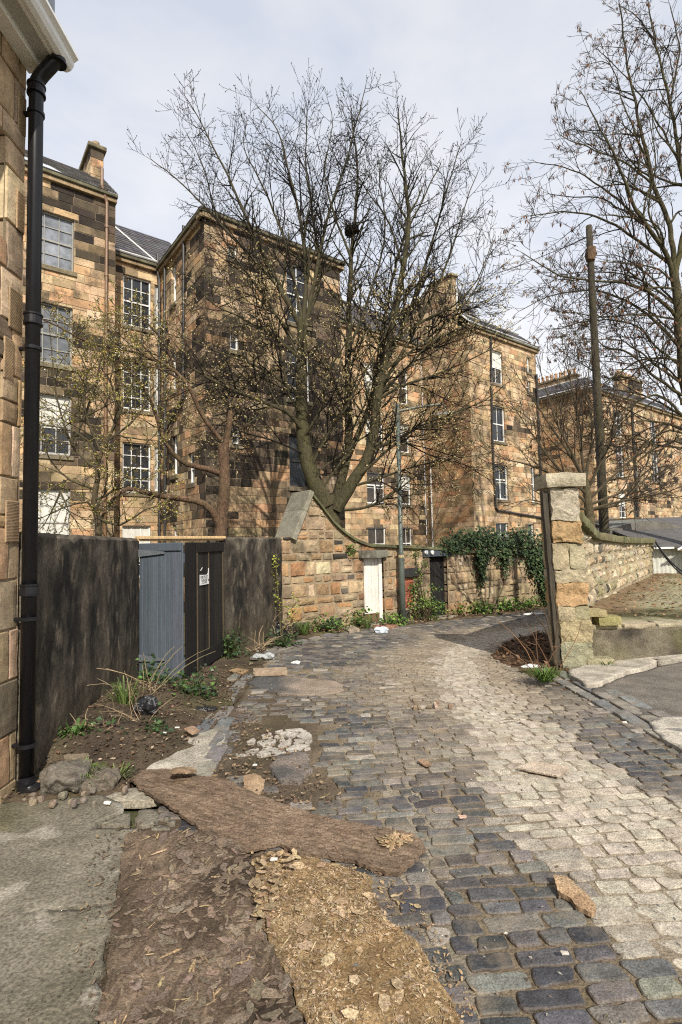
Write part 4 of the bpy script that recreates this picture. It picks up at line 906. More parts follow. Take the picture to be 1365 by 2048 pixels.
def window(b, F, rect, nx, ny, fc=WHT, kind='sash', blind=0.0, sill=True, refl=(.03, .033, .038)):
    u0, u1, z0, z1 = rect; mb = MB(); w0, w1 = -.17, -.105; ax = F.ax(); fr = .055; zm = (z0+z1)/2
    def bar(a, b_, c, d, w=w1): mb.box((a, w0, c), (b_, w, d), fc, F.o, ax)
    bar(u0, u0+fr, z0, z1); bar(u1-fr, u1, z0, z1); bar(u0+fr, u1-fr, z0, z0+.08); bar(u0+fr, u1-fr, z1-.05, z1)
    if kind == 'sash': bar(u0+fr, u1-fr, zm-.03, zm+.03, w1-.012)
    if kind == 'casement': bar(u0+fr, u1-fr, zm+.12, zm+.19, w1-.006); bar((u0+u1)/2-.04, (u0+u1)/2+.04, z0+.08, zm+.12, w1-.008)
    gb = .014
    for i in range(1, nx): x = lerp(u0, u1, i/nx); bar(x-gb, x+gb, z0+.08, z1-.05, w1-.025)
    for i in range(1, ny):
        if kind == 'sash' and i*2 == ny: continue
        y = lerp(z0, z1, i/ny); bar(u0+fr, u1-fr, y-gb, y+gb, w1-.028)
    o = mb.build('window', M_DIRTY, b)
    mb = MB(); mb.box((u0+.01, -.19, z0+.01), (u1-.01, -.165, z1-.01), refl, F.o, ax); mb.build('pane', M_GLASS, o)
    if blind: mb = MB(); mb.box((u0+fr, -.164, z1-(z1-z0)*blind), (u1-fr, -.152, z1-.04), (.60, .59, .54), F.o, ax); mb.build('blind', M_DIRTY, o)
    if sill: mb = MB(); mb.bbox((u0-.10, -.2, z0-.17), (u1+.10, .06, z0-.005), jit((.20, .165, .11), .2), .012, F.o, ax); mb.build('sill', M_STONE, o)
MORT = (.34, .26, .17)
def eaves(b, F, u0, u1, z, dark=(.13, .12, .075), gut=True, name='cornice'):
    mb = MB(); mb.bbox((u0, -.2, z-.16), (u1, .14, z), (.30, .22, .13), .012, F.o, F.ax()); mb.bbox((u0-.02, -.1, z+.001), (u1+.02, .22, z+.13), dark, .02, F.o, F.ax()); o = mb.build(name, M_STONE, b)
def pipe_(b, pts, r_=.055, col=(.03, .028, .026), name='downpipe'):
    mb = MB(); mb.tube(pts, r_, 8, col, True)
    L_ = 0
    for a, c in zip(pts, pts[1:]):
        n = int((c-a).length/1.8)
        for k in range(n): q = a.lerp(c, (k+.5)/n); t = (c-a).normalized(); mb.tube([q-t*.05, q+t*.05], r_*1.35, 8, col, True)
    mb.build(name, M_METAL, b)
ZB = -2.2
# A: the left tenement
tA = thing('tenement', 'sooty tenement at far left with a chimney stack and rusty downpipe', 'building', tuple(TP(-5, 1.96, ZB)))
FA = front(1.96); hA = [FA.rect(62, 149, 422, 539), FA.rect(60, 146, 606, 712), FA.rect(58, 142, 788, 897), FA.rect(56, 142, 978, 1080)]
uA = [(-5.05, q[1], q[2], q[3]) for q in hA]; uA = [(-5.05, -3.68, 11.42, 13.35), (-5.05, -3.70, 8.0, 10.1), (-5.05, -3.72, 4.85, 6.92), (-5.05, -3.72, 1.4, 3.68)]
hl = uA+[(-8.3, -7.0, q[2], q[3]) for q in uA]; sh_ = Face(FA.o-d1*9, d1, dn); off = lambda H: [(h[0]+9, h[1]+9, h[2], h[3]) for h in H]
mb = MB(); masonry(mb, sh_, 9-2.29, ZB, 14.58, .30, .66, tencol(.22), MORT, off(hl), seed=41, rough=0, prot=.006); mb.build('wall', M_STONE, tA)
mb = MB(); solid(mb, [(-2.30, 1.9, ZB), (-2.30, 0, ZB), (-2.30, 0, 16.4), (-2.30, 1.9, 14.6), (-2.30, -6, ZB), (-2.30, -6, 11), (-2.3, -.2, 16.5)], [(0, 1, 2, 3), (1, 4, 5, 6, 2)], (.36, .25, .15)); mb.build('side_wall', M_STONE, tA)
for i, q in enumerate(uA):
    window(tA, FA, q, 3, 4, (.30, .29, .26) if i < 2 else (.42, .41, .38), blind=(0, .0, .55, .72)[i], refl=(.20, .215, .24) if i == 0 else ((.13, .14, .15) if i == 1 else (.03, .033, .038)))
for q in hl[4:]: window(tA, FA, q, 3, 4, GRYF)
eaves(tA, FA, -9, -2.27, 14.60)
mb = MB(); slates(mb, (-9, 2.16, 14.74), (-2.25, 2.16, 14.74), (-2.25, -.2, 16.75), (-9, -.2, 16.75), (.085, .078, .07)); rf = mb.build('roof', M_SLATE, tA)
mb = MB(); solid(mb, [(-9, -.2, 16.74), (-2.25, -.2, 16.74), (-2.25, -6, 11), (-9, -6, 11)], [(0, 1, 2, 3)], (.08, .078, .075)); mb.build('back_slope', M_SLATE, rf)
mb = MB(); n_ = (dn*2.0+Vector((0, 0, 2.36))).normalized(); solid(mb, [(-9, 2.10, 14.83), (-4.1, 2.10, 14.83), (-4.4, 1.6, 15.25), (-9, 1.55, 15.30)], [(0, 1, 2, 3)], (.46, .48, .52)); mb.build('flashing', M_METAL, rf)
mb = MB(); CF = front(.42); masonry(mb, Face(CF.o+d1*-2.86, d1, dn), .48, 15.4, 17.45, .33, .4, tencol(.1), MORT, seed=5, thick=.05); SF_ = Face(TP(-2.86, -1.4, 0), dn, -d1); masonry(mb, SF_, 1.82, 15.4, 17.45, .33, .5, tencol(.05), MORT, seed=6, thick=.05)
solid(mb, [(-2.38, .42, 15), (-2.38, -1.4, 15), (-2.38, -1.4, 17.45), (-2.38, .42, 17.45)], [(0, 1, 2, 3)], (.3, .22, .14)); ch = mb.build('chimney', M_STONE, rf)
mb = MB(); mb.bbox((-2.96, -1.5, 17.45), (-2.28, .52, 17.62), (.2, .17, .1), .02, TO, (d1, dn, Vector((0, 0, 1)))); 
for v in (-1.0, -.35, .2): mb.lathe(TP(-2.62, v, 17.6), [(.13, 0), (.12, .1), (.14, .26), (.10, .27)], 10, (.34, .26, .17))
mb.build('chimney_cap', M_STONE, rf)
pipe_(tA, [TP(-2.80, 2.1, 15.55), TP(-2.80, 2.1, 14.9), TP(-2.62, 2.06, 14.35), TP(-2.62, 2.06, ZB)], .062, (.16, .085, .04), 'rusty_downpipe')
# B: recess and the big back wing
tB = thing('tenement', 'square-topped sooty tenement wing with a recessed bay, behind the large bare tree', 'building', tuple(TP(3, 4.8, ZB)))
F0 = front(0); FB_ = front(4.8); SB = side(0)
rec = [(-1.50, -.38, 10.77, 12.9), (-1.50, -.38, 7.28, 9.35), (-1.50, -.38, 3.86, 5.9), (-1.50, -.38, .4, 2.5)]
nar = [(-.22, -.06, q[2]+.1, q[3]-.1) for q in rec[:3]]
F0s = Face(TO+d1*-2.29, d1, dn); mb = MB(); masonry(mb, F0s, 2.29, ZB, 13.5, .30, .582, tencol(.0), MORT, [(h[0]+2.29, h[1]+2.29, h[2], h[3]) for h in rec+nar], seed=43)
sw = [SB.rect(352, 343, 527, 608), SB.rect(351, 343, 702, 782), SB.rect(355, 345, 872, 950), SB.rect(389, 377, 906, 967), SB.rect(353, 345, 1050, 1080)]
sw = [(min(q[0], q[1]), max(q[0], q[1]), q[2], q[3]) for q in sw]
masonry(mb, SB, 4.8, ZB, 13.4, .30, .6, tencol(.34), MORT, sw, seed=44)
fw_ = [FB_.rect(457, 475, 489, 517), FB_.rect(462, 478, 668, 700), FB_.rect(465, 480, 853, 888), FB_.rect(575, 618, 530, 648), FB_.rect(576, 620, 700, 800), FB_.rect(580, 619, 870, 974)]
masonry(mb, FB_, 6.05, ZB, 13.4, .30, .62, tencol(.54), MORT, fw_, seed=45)
solid(mb, [(6.05, 4.8, ZB), (6.05, 0, ZB), (6.05, 0, 13.4), (6.05, 4.8, 13.4)], [(0, 1, 2, 3)], (.3, .22, .14)); mb.build('wall', M_STONE, tB)
for q in rec: window(tB, F0, q, 3, 4, blind=0 if q[2] > 1 else .7)
for q in nar: window(tB, F0, q, 1, 2)
for q in sw: window(tB, SB, q, 1, 2, kind='sash')
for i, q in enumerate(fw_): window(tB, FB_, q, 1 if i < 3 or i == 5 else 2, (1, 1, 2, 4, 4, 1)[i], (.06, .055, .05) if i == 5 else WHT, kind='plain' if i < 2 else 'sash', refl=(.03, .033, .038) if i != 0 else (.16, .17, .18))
eaves(tB, FB_, -.22, 6.2, 13.4); eaves(tB, SB, -.3, 4.8+.2, 13.4); eaves(tB, F0, -2.28, -.2, 13.5)
mb = MB(); slates(mb, (-.2, 5.0, 13.55), (6.2, 5.0, 13.55), (5.6, 0, 14.3), (.5, 0, 14.3)); slates(mb, (-2.29, .2, 13.63), (2.0, .2, 13.63), (1.4, -3, 16.7), (-2.29, -3, 16.7)); slates(mb, (-.2, 0, 13.55), (-.2, 5.0, 13.55), (.5, 0, 14.3), (.5, -.01, 14.3))
rf = mb.build('roof', M_SLATE, tB)
mb = MB(); mb.tube([TP(-1.45, -2.8, 16.6), TP(-.12, .1, 13.72)], .05, 5, (.6, .6, .58)); mb.tube([TP(-2.28, .2, 13.72), TP(-.2, .2, 13.72)], .045, 5, (.55, .55, .53)); mb.build('flashing', M_METAL, rf)
pipe_(tB, [TP(-.09, 3.0, 13.9), TP(-.09, 3.0, 13.0), TP(-.09, 2.9, 7.2), TP(-.09, .85, 6.3)]); pipe_(tB, [TP(-.09, .85, 13.2), TP(-.09, .85, ZB)]); pipe_(tB, [TP(-.14, .12, 14.1), TP(-.14, .16, 13.2), TP(-.14, .30, 12.9), TP(-.14, .30, ZB)], .06)
pipe_(tB, [TP(-2.16, .08, 13.3), TP(-2.16, .08, 10.4)], .03, (.62, .6, .56), 'thin_pipe')
# C: the paler tenement on the right
tC = thing('tenement', 'paler tenement right of the large bare tree, with a stone gable chimney', 'building', tuple(TP(16, 3.58, ZB)))
FC = front(3.58); SC_ = side(15.94)
cols = [(11.35, 12.65), (13.95, 14.72)]
cm = [(a, b, z0, z1) for (a, b) in cols for (z0, z1) in ((9.75, 11.75), (6.85, 8.55), (3.78, 5.55), (.6, 2.44))]+[(8.0, 8.9, 9.75, 11.75), (8.0, 8.9, 6.85, 8.5)]
Fm = Face(TO+d1*6.05, d1, dn); mb = MB(); masonry(mb, Fm, 15.94-6.05, ZB, 13.5, .30, .58, tencol(-.10), MORT, [(h[0]-6.05, h[1]-6.05, h[2], h[3]) for h in cm], seed=46)
masonry(mb, SC_, 3.58, ZB, 13.5, .30, .58, tencol(-.16), MORT, seed=47)
cf_ = [FC.rect(983, 1006, 702, 767), FC.rect(985, 1011, 813, 883), FC.rect(990, 1017, 930, 999), FC.rect(993, 1018, 1046, 1092), FC.rect(1054, 1060, 715, 744), FC.rect(1055, 1062, 762, 786), FC.rect(1064, 1071, 934, 1004), FC.rect(1057, 1069, 1048, 1090)]
Fcs = Face(FC.o+d1*15.94, d1, dn); masonry(mb, Fcs, 22.6-15.94, ZB, 13.55, .30, .582, tencol(-.10), MORT, [(h[0]-15.94, h[1]-15.94, h[2], h[3]) for h in cf_], seed=48)
solid(mb, [(22.6, 3.58, ZB), (22.6, -6, ZB), (22.6, -6, 13.5), (22.6, 3.58, 13.5)], [(0, 1, 2, 3)], (.36, .27, .17)); mb.build('wall', M_STONE, tC)
for i, q in enumerate(cm): window(tC, F0, q, 2 if i % 4 == 3 else 1, 2, kind='casement' if i == 2 else 'sash', blind=.8 if i in (0, 8) else (.45 if i in (1, 5, 6) else 0), refl=(.05, .042, .034))
for i, q in enumerate(cf_): window(tC, FC, q, 2 if i < 4 else 1, 2, kind='casement' if i == 2 else 'sash', blind=.5 if i == 0 else 0)
eaves(tC, F0, 6.05, 15.9, 13.5); eaves(tC, FC, 15.8, 22.8, 13.58); eaves(tC, SC_, -.1, 3.6, 13.5)
mb = MB(); slates(mb, (6.0, .2, 13.63), (16, .2, 13.63), (16, -3, 16.7), (2.0, -3, 16.7)); slates(mb, (15.9, 3.80, 13.72), (22.75, 3.80, 13.72), (22.75, 2.4, 15.0), (17.0, 2.4, 15.0))
slates(mb, (17.1, 2.40, 14.95), (18.75, 2.36, 15.0), (16.42, 2.3, 16.9), (16.4, 2.3, 16.9)); solid(mb, [(18.75, 2.36, 15.0), (16.42, 2.3, 16.9), (16.6, -3, 16.9), (18.9, -3, 14.8), (22.75, 2.4, 15.0), (22.75, -3, 14.8)], [(0, 1, 2, 3), (0, 3, 5, 4)], (.08, .078, .08)); rf = mb.build('roof', M_SLATE, tC)
mb = MB(); GF = Face(TP(15.94, -1.6, 0), dn, -d1); gt_ = lambda u: 15.4+(u/2.0)*1.7 if u < 2.0 else (17.1 if u < 4.2 else 14.2)
gt_ = lambda u: lerp(15.6, 17.0, clamp((u-.4)/2.2)) if u < 4.12 else 14.4
masonry(mb, GF, 4.13, 13.2, 17.0, .33, .5, tencol(-.05), MORT, seed=49, top=gt_, thick=.45); solid(mb, [(16.4, -1.6, 13), (16.4, 2.52, 13), (16.4, 2.52, 17), (16.4, .9, 17), (16.4, -1.2, 15.6), (15.95, 2.52, 13), (15.95, 2.52, 17.0), (15.95, .9, 17.0), (15.95, -1.2, 15.6)], [(0, 1, 2, 3, 4), (1, 5, 6, 2), (2, 6, 7, 3), (3, 7, 8, 4)], (.36, .27, .17)); ch = mb.build('gable_chimney', M_STONE, rf)
mb = MB(); mb.bbox((15.86, .75, 17.001), (16.5, 2.62, 17.14), (.22, .18, .1), .02, TO, (d1, dn, Vector((0, 0, 1)))); mb.build('chimney_cap', M_STONE, rf)
mb = MB(); mb.tube([TP(16.3, 2.6, 16.4), TP(16.35, 2.6, 14.9), TP(16.1, 3.75, 13.8)], .055, 5, (.62, .62, .6)); mb.tube([TP(17.0, 2.42, 15.0), TP(22.6, 2.42, 15.06)], .05, 5, (.45, .45, .43)); mb.tube([TP(15.9, 3.8, 13.8), TP(22.7, 3.8, 13.8)], .04, 5, (.6, .6, .58)); mb.build('flashing', M_METAL, rf)
def cp_(px, py): u, z = FC.pix(px, py); return TP(u, 3.66, z)
pipe_(tC, [cp_(980, 655), cp_(981, 780), cp_(984, 900), cp_(990, 1016), cp_(994, 1021), cp_(1085, 1036)], .06)
pipe_(tC, [TP(22.45, 3.7, 12.0), TP(22.45, 3.7, ZB)], .07)
pipe_(tC, [TP(15.86, .55, 6.3), TP(15.86, .55, -1)], .045, (.66, .65, .62), 'white_pipe'); pipe_(tC, [TP(15.86, .55, 6.2), TP(15.86, 1.7, 6.45)], .035, (.66, .65, .62), 'white_pipe')
# D: far tenement
tD = thing('tenement', 'far tenement behind the utility pole, with chimney stacks full of clay pots', 'building', tuple(TP(30, 4.17, ZB)))
FD_ = front(4.17); SD = side(28.3); df = [(31.5, 32.7, 9.0, 10.9), (31.5, 32.7, 6.0, 8.3), (31.6, 32.7, 3.0, 4.9), (34.6, 35.1, 5.6, 7.0), (33.9, 34.8, 2.9, 4.2), (37.5, 38.7, 9.0, 10.9), (37.5, 38.7, 6.0, 8.3)]
mb = MB(); masonry(mb, Face(TO+d1*22.6, d1, dn), 5.7, ZB, 11.9, .30, .58, tencol(0), MORT, seed=50); masonry(mb, SD, 4.17, ZB, 11.9, .30, .58, tencol(.0), MORT, seed=51)
masonry(mb, Face(FD_.o+d1*28.3, d1, dn), 16, ZB, 11.9, .30, .582, tencol(-.05), MORT, [(h[0]-28.3, h[1]-28.3, h[2], h[3]) for h in df], seed=52); mb.build('wall', M_STONE, tD)
for q in df: window(tD, FD_, q, 2, 4 if q[1]-q[0] > 1 else 2, blind=.55 if q[2] == 3.0 else 0)
eaves(tD, FD_, 28.2, 44, 11.9); eaves(tD, SD, -.1, 4.2, 11.9); eaves(tD, F0, 22.6, 28.3, 11.9)
mb = MB(); slates(mb, (22.6, .2, 12.0), (30, .2, 12.0), (30, -3, 14.9), (22.6, -3, 14.9)); slates(mb, (28.1, 0, 12.05), (28.1, 4.4, 12.05), (29.6, 3.2, 13.2), (29.6, -1.2, 13.2)); slates(mb, (28.1, 4.4, 12.05), (44.3, 4.4, 12.05), (44, 3.0, 13.2), (29.6, 3.2, 13.2)); rf = mb.build('roof', M_SLATE, tD)
mb = MB(); mb.tube([TP(28.1, .2, 12.15), TP(28.1, 4.4, 12.15)], .05, 5, (.62, .62, .6)); mb.tube([TP(29.6, -.8, 13.25), TP(29.6, 3.2, 13.25)], .05, 5, (.55, .55, .53)); mb.tube([TP(28.2, .1, 12.2), TP(29.55, -1, 13.25)], .05, 5, (.62, .62, .6)); mb.build('flashing', M_METAL, rf)
for (a, b, v0, v1, z0, z1, np_) in ((33.0, 33.6, -3.0, .6, 12.4, 14.7, 9), (39.5, 43.5, .6, 1.3, 12.5, 15.6, 6)):
    mb = MB(); masonry(mb, Face(TP(a, v1, 0), d1, dn), b-a, z0, z1, .33, .5, tencol(.1), MORT, seed=8, thick=.05); masonry(mb, Face(TP(a, v0, 0), dn, -d1), v1-v0, z0, z1, .33, .5, tencol(.0), MORT, seed=9, thick=.05)
    mb.bbox((a-.1, v0-.1, z1), (b+.1, v1+.1, z1+.18), (.25, .2, .12), .02, TO, (d1, dn, Vector((0, 0, 1)))); solid(mb, [(b, v0, z0), (b, v1, z0), (b, v1, z1), (b, v0, z1)], [(0, 1, 2, 3)], (.3, .22, .14)); ch = mb.build('chimney', M_STONE, rf)
    for k in range(np_):
        t = (k+.5)/np_; q = TP(lerp(a, b, t), (v0+v1)/2, z1+.18) if b-a > v1-v0 else TP((a+b)/2, lerp(v0, v1, t), z1+.18); mb = MB(); mb.lathe(q, [(.13, 0), (.12, .05), (.11, .35), (.14, .42), (.13, .5), (.09, .5)], 10, jit((.48, .30, .17), .15)); mb.build('chimney_pot', M_STONE, rf)
pipe_(tD, [TP(34.2, 4.28, 11.8), TP(34.2, 4.28, ZB)], .08)
# ------------------------------------------------------------------ trees
class Tree:
    def __init__(s, seed, bark, twig, rmin, bud, tip_every=1.0):
        s.r = random.Random(seed); s.trunk = MB(); s.br = MB(); s.bud = MB(); s.bark = bark; s.twig = twig; s.rmin = rmin; s.budf = bud; s.nt = 0
    def dirvec(s, d, ang):
        a = d.orthogonal().normalized(); q = Quaternion(d, s.r.uniform(0, 2*PI)); a = q @ a
        return (d*math.cos(ang)+a*math.sin(ang)).normalized()
    def limb(s, pts, r0, r1, lvl, P, trunk=False, sides=9, spawn=.15):
        "a limb traced from the photo, with side branches"
        Q = []
        n = len(pts)
        for i in range(n-1):
            p0, p1, p2, p3 = pts[max(i-1, 0)], pts[i], pts[i+1], pts[min(i+2, n-1)]; m_ = max(2, int((p2-p1).length/.22))
            for k in range(m_):
                t = k/m_; Q.append(.5*((2*p1)+(p2-p0)*t+(2*p0-5*p1+4*p2-p3)*t*t+(3*p1-p0-3*p2+p3)*t**3))
        Q.append(pts[-1]); N_ = len(Q); am = P.get('wob', .03)
        Q = [q+Vector((nz(q.x, q.y, q.z, 1.7), nz(q.y, q.z, q.x, 1.7), nz(q.z, q.x, q.y, 1.7)))*am*(0 if i == 0 else 1) for i, q in enumerate(Q)]
        R_ = [lerp(r0, r1, (i/(N_-1))**.85) for i in range(N_)]
        (s.trunk if trunk else s.br).tube(Q, R_, sides if r0 > .06 else 6, s.bark if r0 > .035 else s.twig)
        s.kids(Q, R_, lvl, P, spawn)
        return Q
    def kids(s, Q, R_, lvl, P, spawn=.15):
        if lvl <= 0: return
        Ls = sum((b-a).length for a, b in zip(Q, Q[1:])); dens = P['dens'][lvl]; n = max(1, int(Ls*dens*s.r.uniform(.8, 1.2)))
        for k in range(n):
            t = spawn+(1-spawn)*((k+s.r.random())/n); x = t*(len(Q)-1); i = min(int(x), len(Q)-2); p = Q[i].lerp(Q[i+1], x-i); d = (Q[i+1]-Q[i]).normalized()
            d2 = s.dirvec(d, math.radians(s.r.uniform(*P['ang'])))
            if P.get('outw') is not None:
                o = p-P['outw']; o.z = 0
                if o.length > .2: d2 = (d2+o.normalized()*.35).normalized()
            L2 = P['len'][lvl]*s.r.uniform(.5, 1.12)*(1-P.get('tipf', .6)*t)
            s.grow(p, d2, L2, min(R_[i]*.62, P['rad'][lvl]), lvl-1, P)
        # the limb's own end goes on as a twig
        d = (Q[-1]-Q[-2]).normalized(); s.grow(Q[-1], d, P['len'][1]*s.r.uniform(.12, .3), max(R_[-1], s.rmin), min(lvl-1, 1), P)
    def grow(s, p, d, L_, r, lvl, P):
        r = max(r, s.rmin); n = max(2, int(L_/P['seg'][lvl])); sl = L_/n; pts = [p.copy()]; rd = [r]; w = P['wander']; tr = P['trop'][lvl]
        for i in range(n):
            d = (d+Vector((s.r.uniform(-w, w), s.r.uniform(-w, w), s.r.uniform(-w, w)))+Vector((0, 0, tr))*sl).normalized()
            p = p+d*sl; pts.append(p.copy()); rd.append(max(s.rmin*.62, lerp(r, r*.35, (i+1)/n)))
        s.br.tube(pts, rd, 5 if r > .03 else (4 if r > .015 else 3), s.bark if r > .03 else s.twig); s.nt += 1
        if lvl > 0: s.kids(pts, rd, lvl, P)
        if s.budf and lvl <= P.get('budlvl', 0): s.budf(s, pts, d)
    def build(s, name, label, cat, loc, tname='trunk', bname='branches', budname='buds', budmat=None, budlab=None):
        t = thing(name, label, cat, tuple(loc))
        if s.trunk.v: s.trunk.build(tname, M_BARK, t, smooth=True)
        s.br.build(bname, M_TWIG, t)
        if s.bud.v: o = s.bud.build(budname, budmat or M_LEAF, t); o['kind'] = 'stuff'
        print(name, label[:20], s.nt, 'twigs', len(s.br.f)); return t
def trace(y0, pts, r=None, dy=None):
    "photo trace of a limb, given its own depth in the crown"
    out = []; n = len(pts)
    for i, p in enumerate(pts):
        y = y0+(dy or 0)*i/max(1, n-1); out.append(AY(p[0], p[1], y))
    return out
# big bare tree behind the lane wall
def budA(T, pts, d):
    r = T.r; p = pts[-1]
    top = p.z > 9.2  # high buds get a dark colour, as silhouettes against the sky
    for q in range(2 if top else 6):
        b = pts[-1-(q % 2)].lerp(pts[-1], r.random()) if q else p
        if r.random() < .8:
            dd = (d+Vector((r.uniform(-.8, .8), r.uniform(-.8, .8), r.uniform(-.2, .9)))).normalized(); L_ = r.uniform(.03, .06) if top else r.uniform(.03, .062)
            T.bud.leaf(b, dd, Vector((r.uniform(-1, 1), r.uniform(-1, 1), 1)), L_, L_*.55, jit((.07, .055, .035) if top else r.choice([(.50, .40, .20), (.40, .33, .13), (.60, .50, .29), (.30, .22, .10)]), .25, r))
TA = Tree(101, (.060, .052, .028), (.017, .013, .010), .0072, budA)
base = AY(645, 1010, 14.7); root = Vector((base.x+.35, 14.8, g(14.8)-.1))
PA = dict(dens={3: 3.3, 2: 4.4, 1: 6.6}, tipf=.68, len={3: 2.2, 2: 1.15, 1: .42}, rad={3: .035, 2: .017, 1: .008}, seg={2: .22, 1: .16, 0: .12, 3: .3}, wander=.16, trop={0: .5, 1: .4, 2: .25, 3: .2}, ang=(30, 62), wob=.03)
PL = dict(PA); PL['dens'] = {3: 3.5, 2: 4.6, 1: 6.8}; PL['trop'] = {0: .4, 1: .2, 2: .05, 3: .0}
TA.trunk.tube([root, root.lerp(base, .5)+Vector((.05, 0, 0)), base+Vector((.12, .05, 0)), base+Vector((.05, 0, .25))], [.46, .38, .34, .28], 14, (.065, .056, .03))
T1 = [(655, 1015), (630, 965), (613, 915), (606, 860), (603, 800), (604, 740), (606, 690), (602, 640)]
TA.limb(trace(14.6, T1, dy=.0), .255, .115, 3, dict(PL, dens={3: 1.6, 2: 3, 1: 5}), True, 14)
TA.limb(trace(14.9, [(668, 1012), (690, 935), (698, 870), (697, 780), (698, 660), (704, 500), (716, 360), (704, 235)], dy=.5), .15, .016, 3, PA, True, 12)
TA.limb(trace(14.6, [(672, 1020), (705, 965), (735, 915), (750, 860), (754, 800), (770, 720), (788, 640), (806, 540), (818, 430), (806, 320), (797, 225)], dy=-.3), .19, .016, 3, PA, True, 12)
TA.limb(trace(15.2, [(690, 930), (720, 860), (745, 790), (770, 640), (800, 500), (845, 400), (880, 330)], dy=1.2), .10, .016, 3, PA)
ups = [([(603, 655), (580, 610), (545, 545), (505, 460), (470, 380), (430, 300), (395, 230), (368, 190)], -.6, .10), ([(605, 660), (612, 560), (603, 450), (580, 350), (555, 260), (515, 213)], .4, .10), ([(606, 680), (630, 560), (655, 440), (690, 330), (715, 240), (733, 168)], -.2, .09),
       ([(590, 630), (545, 560), (480, 490), (420, 425), (370, 372), (306, 320)], -1.2, .075), ([(604, 640), (575, 500), (530, 380), (490, 300), (495, 240)], 1.2, .07), ([(606, 650), (640, 560), (625, 420), (612, 320), (617, 205)], .9, .075),
       ([(698, 700), (740, 590), (770, 470), (760, 360), (755, 300)], .8, .06), ([(775, 720), (820, 620), (860, 500), (890, 390), (920, 295)], -.5, .08), ([(760, 780), (830, 660), (890, 540), (925, 430), (956, 345)], .4, .075), ([(757, 790), (830, 720), (900, 640), (950, 580), (985, 490)], -.8, .06),
       ([(600, 720), (560, 640), (505, 560), (450, 480), (405, 330), (375, 270)], .9, .06), ([(704, 520), (670, 430), (650, 350), (665, 250), (660, 215)], -.5, .05), ([(806, 540), (780, 450), (735, 380), (700, 320)], .5, .045)]
for p_, dy, r_ in ups: TA.limb(trace(14.6, p_, dy=dy), r_*.82, .010, 3, PA)
lows = [([(606, 860), (575, 825), (530, 805), (480, 785), (430, 762), (380, 735), (320, 712), (250, 690)], -2.2, .065), ([(604, 800), (560, 760), (510, 730), (460, 712), (400, 690), (350, 660)], -1.5, .055), ([(606, 720), (550, 675), (490, 640), (430, 610), (390, 570)], -1.4, .05), ([(604, 700), (570, 650), (520, 600), (460, 570), (415, 500)], .6, .05), ([(612, 910), (560, 885), (500, 868), (440, 850), (390, 855)], -1.2, .035),
        ([(605, 760), (555, 740), (490, 760), (430, 770), (380, 800)], -.6, .04), ([(735, 905), (790, 880), (850, 848), (910, 825), (970, 800), (1010, 770)], -1.2, .055), ([(700, 965), (770, 905), (830, 860), (880, 845), (940, 815)], -.8, .06), ([(755, 800), (810, 770), (870, 750), (940, 720), (1000, 690)], -.5, .05), ([(770, 740), (840, 690), (900, 640), (960, 610), (1000, 590)], .4, .05),
        ([(690, 1020), (740, 1012), (790, 985), (815, 965), (860, 930)], -.8, .05), ([(715, 970), (780, 950), (840, 930), (920, 915), (985, 905)], -.8, .045), ([(750, 860), (800, 880), (860, 910), (930, 930), (980, 960)], -.7, .03), ([(640, 985), (700, 900), (735, 870), (800, 850), (880, 800)], .3, .045),
        ([(620, 940), (660, 860), (690, 820), (720, 760), (760, 690), (800, 600)], -1.2, .05), ([(603, 880), (640, 820), (660, 740), (690, 690), (720, 610)], -1.3, .045), ([(606, 830), (580, 790), (560, 700), (540, 640), (500, 560), (470, 520)], -1.6, .045), ([(780, 690), (850, 640), (910, 610), (955, 560), (985, 480)], -.8, .045), ([(600, 780), (540, 800), (470, 830), (420, 870), (400, 900)], -1.0, .03)]
for p_, dy, r_ in lows: TA.limb(trace(14.5, p_, dy=dy), r_, .010, 3, PL)
for px, py, rr in ((612, 1000, .06), (636, 945, .05), (632, 900, .045)): TA.trunk.rough(AY(px+8, py, 14.35), (rr*2, rr*1.5, rr*2), .01, (.25, .16, .09), 5, .8, 6)
TA.build('bare_tree', 'large bare budding tree with several trunks behind the gabled lane wall', 'tree', root)
mb = MB(); r = random.Random(3); nc = AY(704, 462, 15.3)
for k in range(160):
    a = r.uniform(0, 2*PI); e = r.uniform(-1, 1); q = nc+Vector((math.cos(a)*.17, math.sin(a)*.17, e*.11)); t = Vector((-math.sin(a), math.cos(a), r.uniform(-.4, .4))); mb.tube([q-t*.14, q+t*.02+(q-nc)*.1, q+t*.14], .007, 3, jit((.05, .035, .022), .3, r))
mb.rough(nc, (.3, .3, .2), .04, (.04, .03, .02), 5, .8, 6); tag(mb.build('bird_nest', M_TWIG), 'round twig nest high in the bare tree', 'nest')
# pollarded cherry behind the rendered wall and gate
def budB(T, pts, d):
    r = T.r
    for q in range(11):
        i = r.randrange(len(pts)-1); b = pts[i].lerp(pts[i+1], r.random()); dd = Vector((r.uniform(-1, 1), r.uniform(-1, 1), r.uniform(-.5, 1))).normalized(); L_ = r.uniform(.016, .036); k = r.random()
        col = (.66, .62, .56) if k < .13 else ((.36, .32, .06) if k < .62 else ((.34, .22, .09) if k < .9 else (.17, .20, .05)))
        T.bud.leaf(b, dd, Vector((r.uniform(-1, 1), r.uniform(-1, 1), .6)), L_, L_*.6, jit(col, .25, r))
PB = dict(dens={3: 3.2, 2: 4.6, 1: 7}, len={3: 1.2, 2: .65, 1: .28}, rad={3: .018, 2: .010, 1: .006}, seg={2: .15, 1: .1, 0: .09, 3: .2}, wander=.22, trop={0: .2, 1: .2, 2: .2, 3: .1}, ang=(30, 65), wob=.02, budlvl=1)
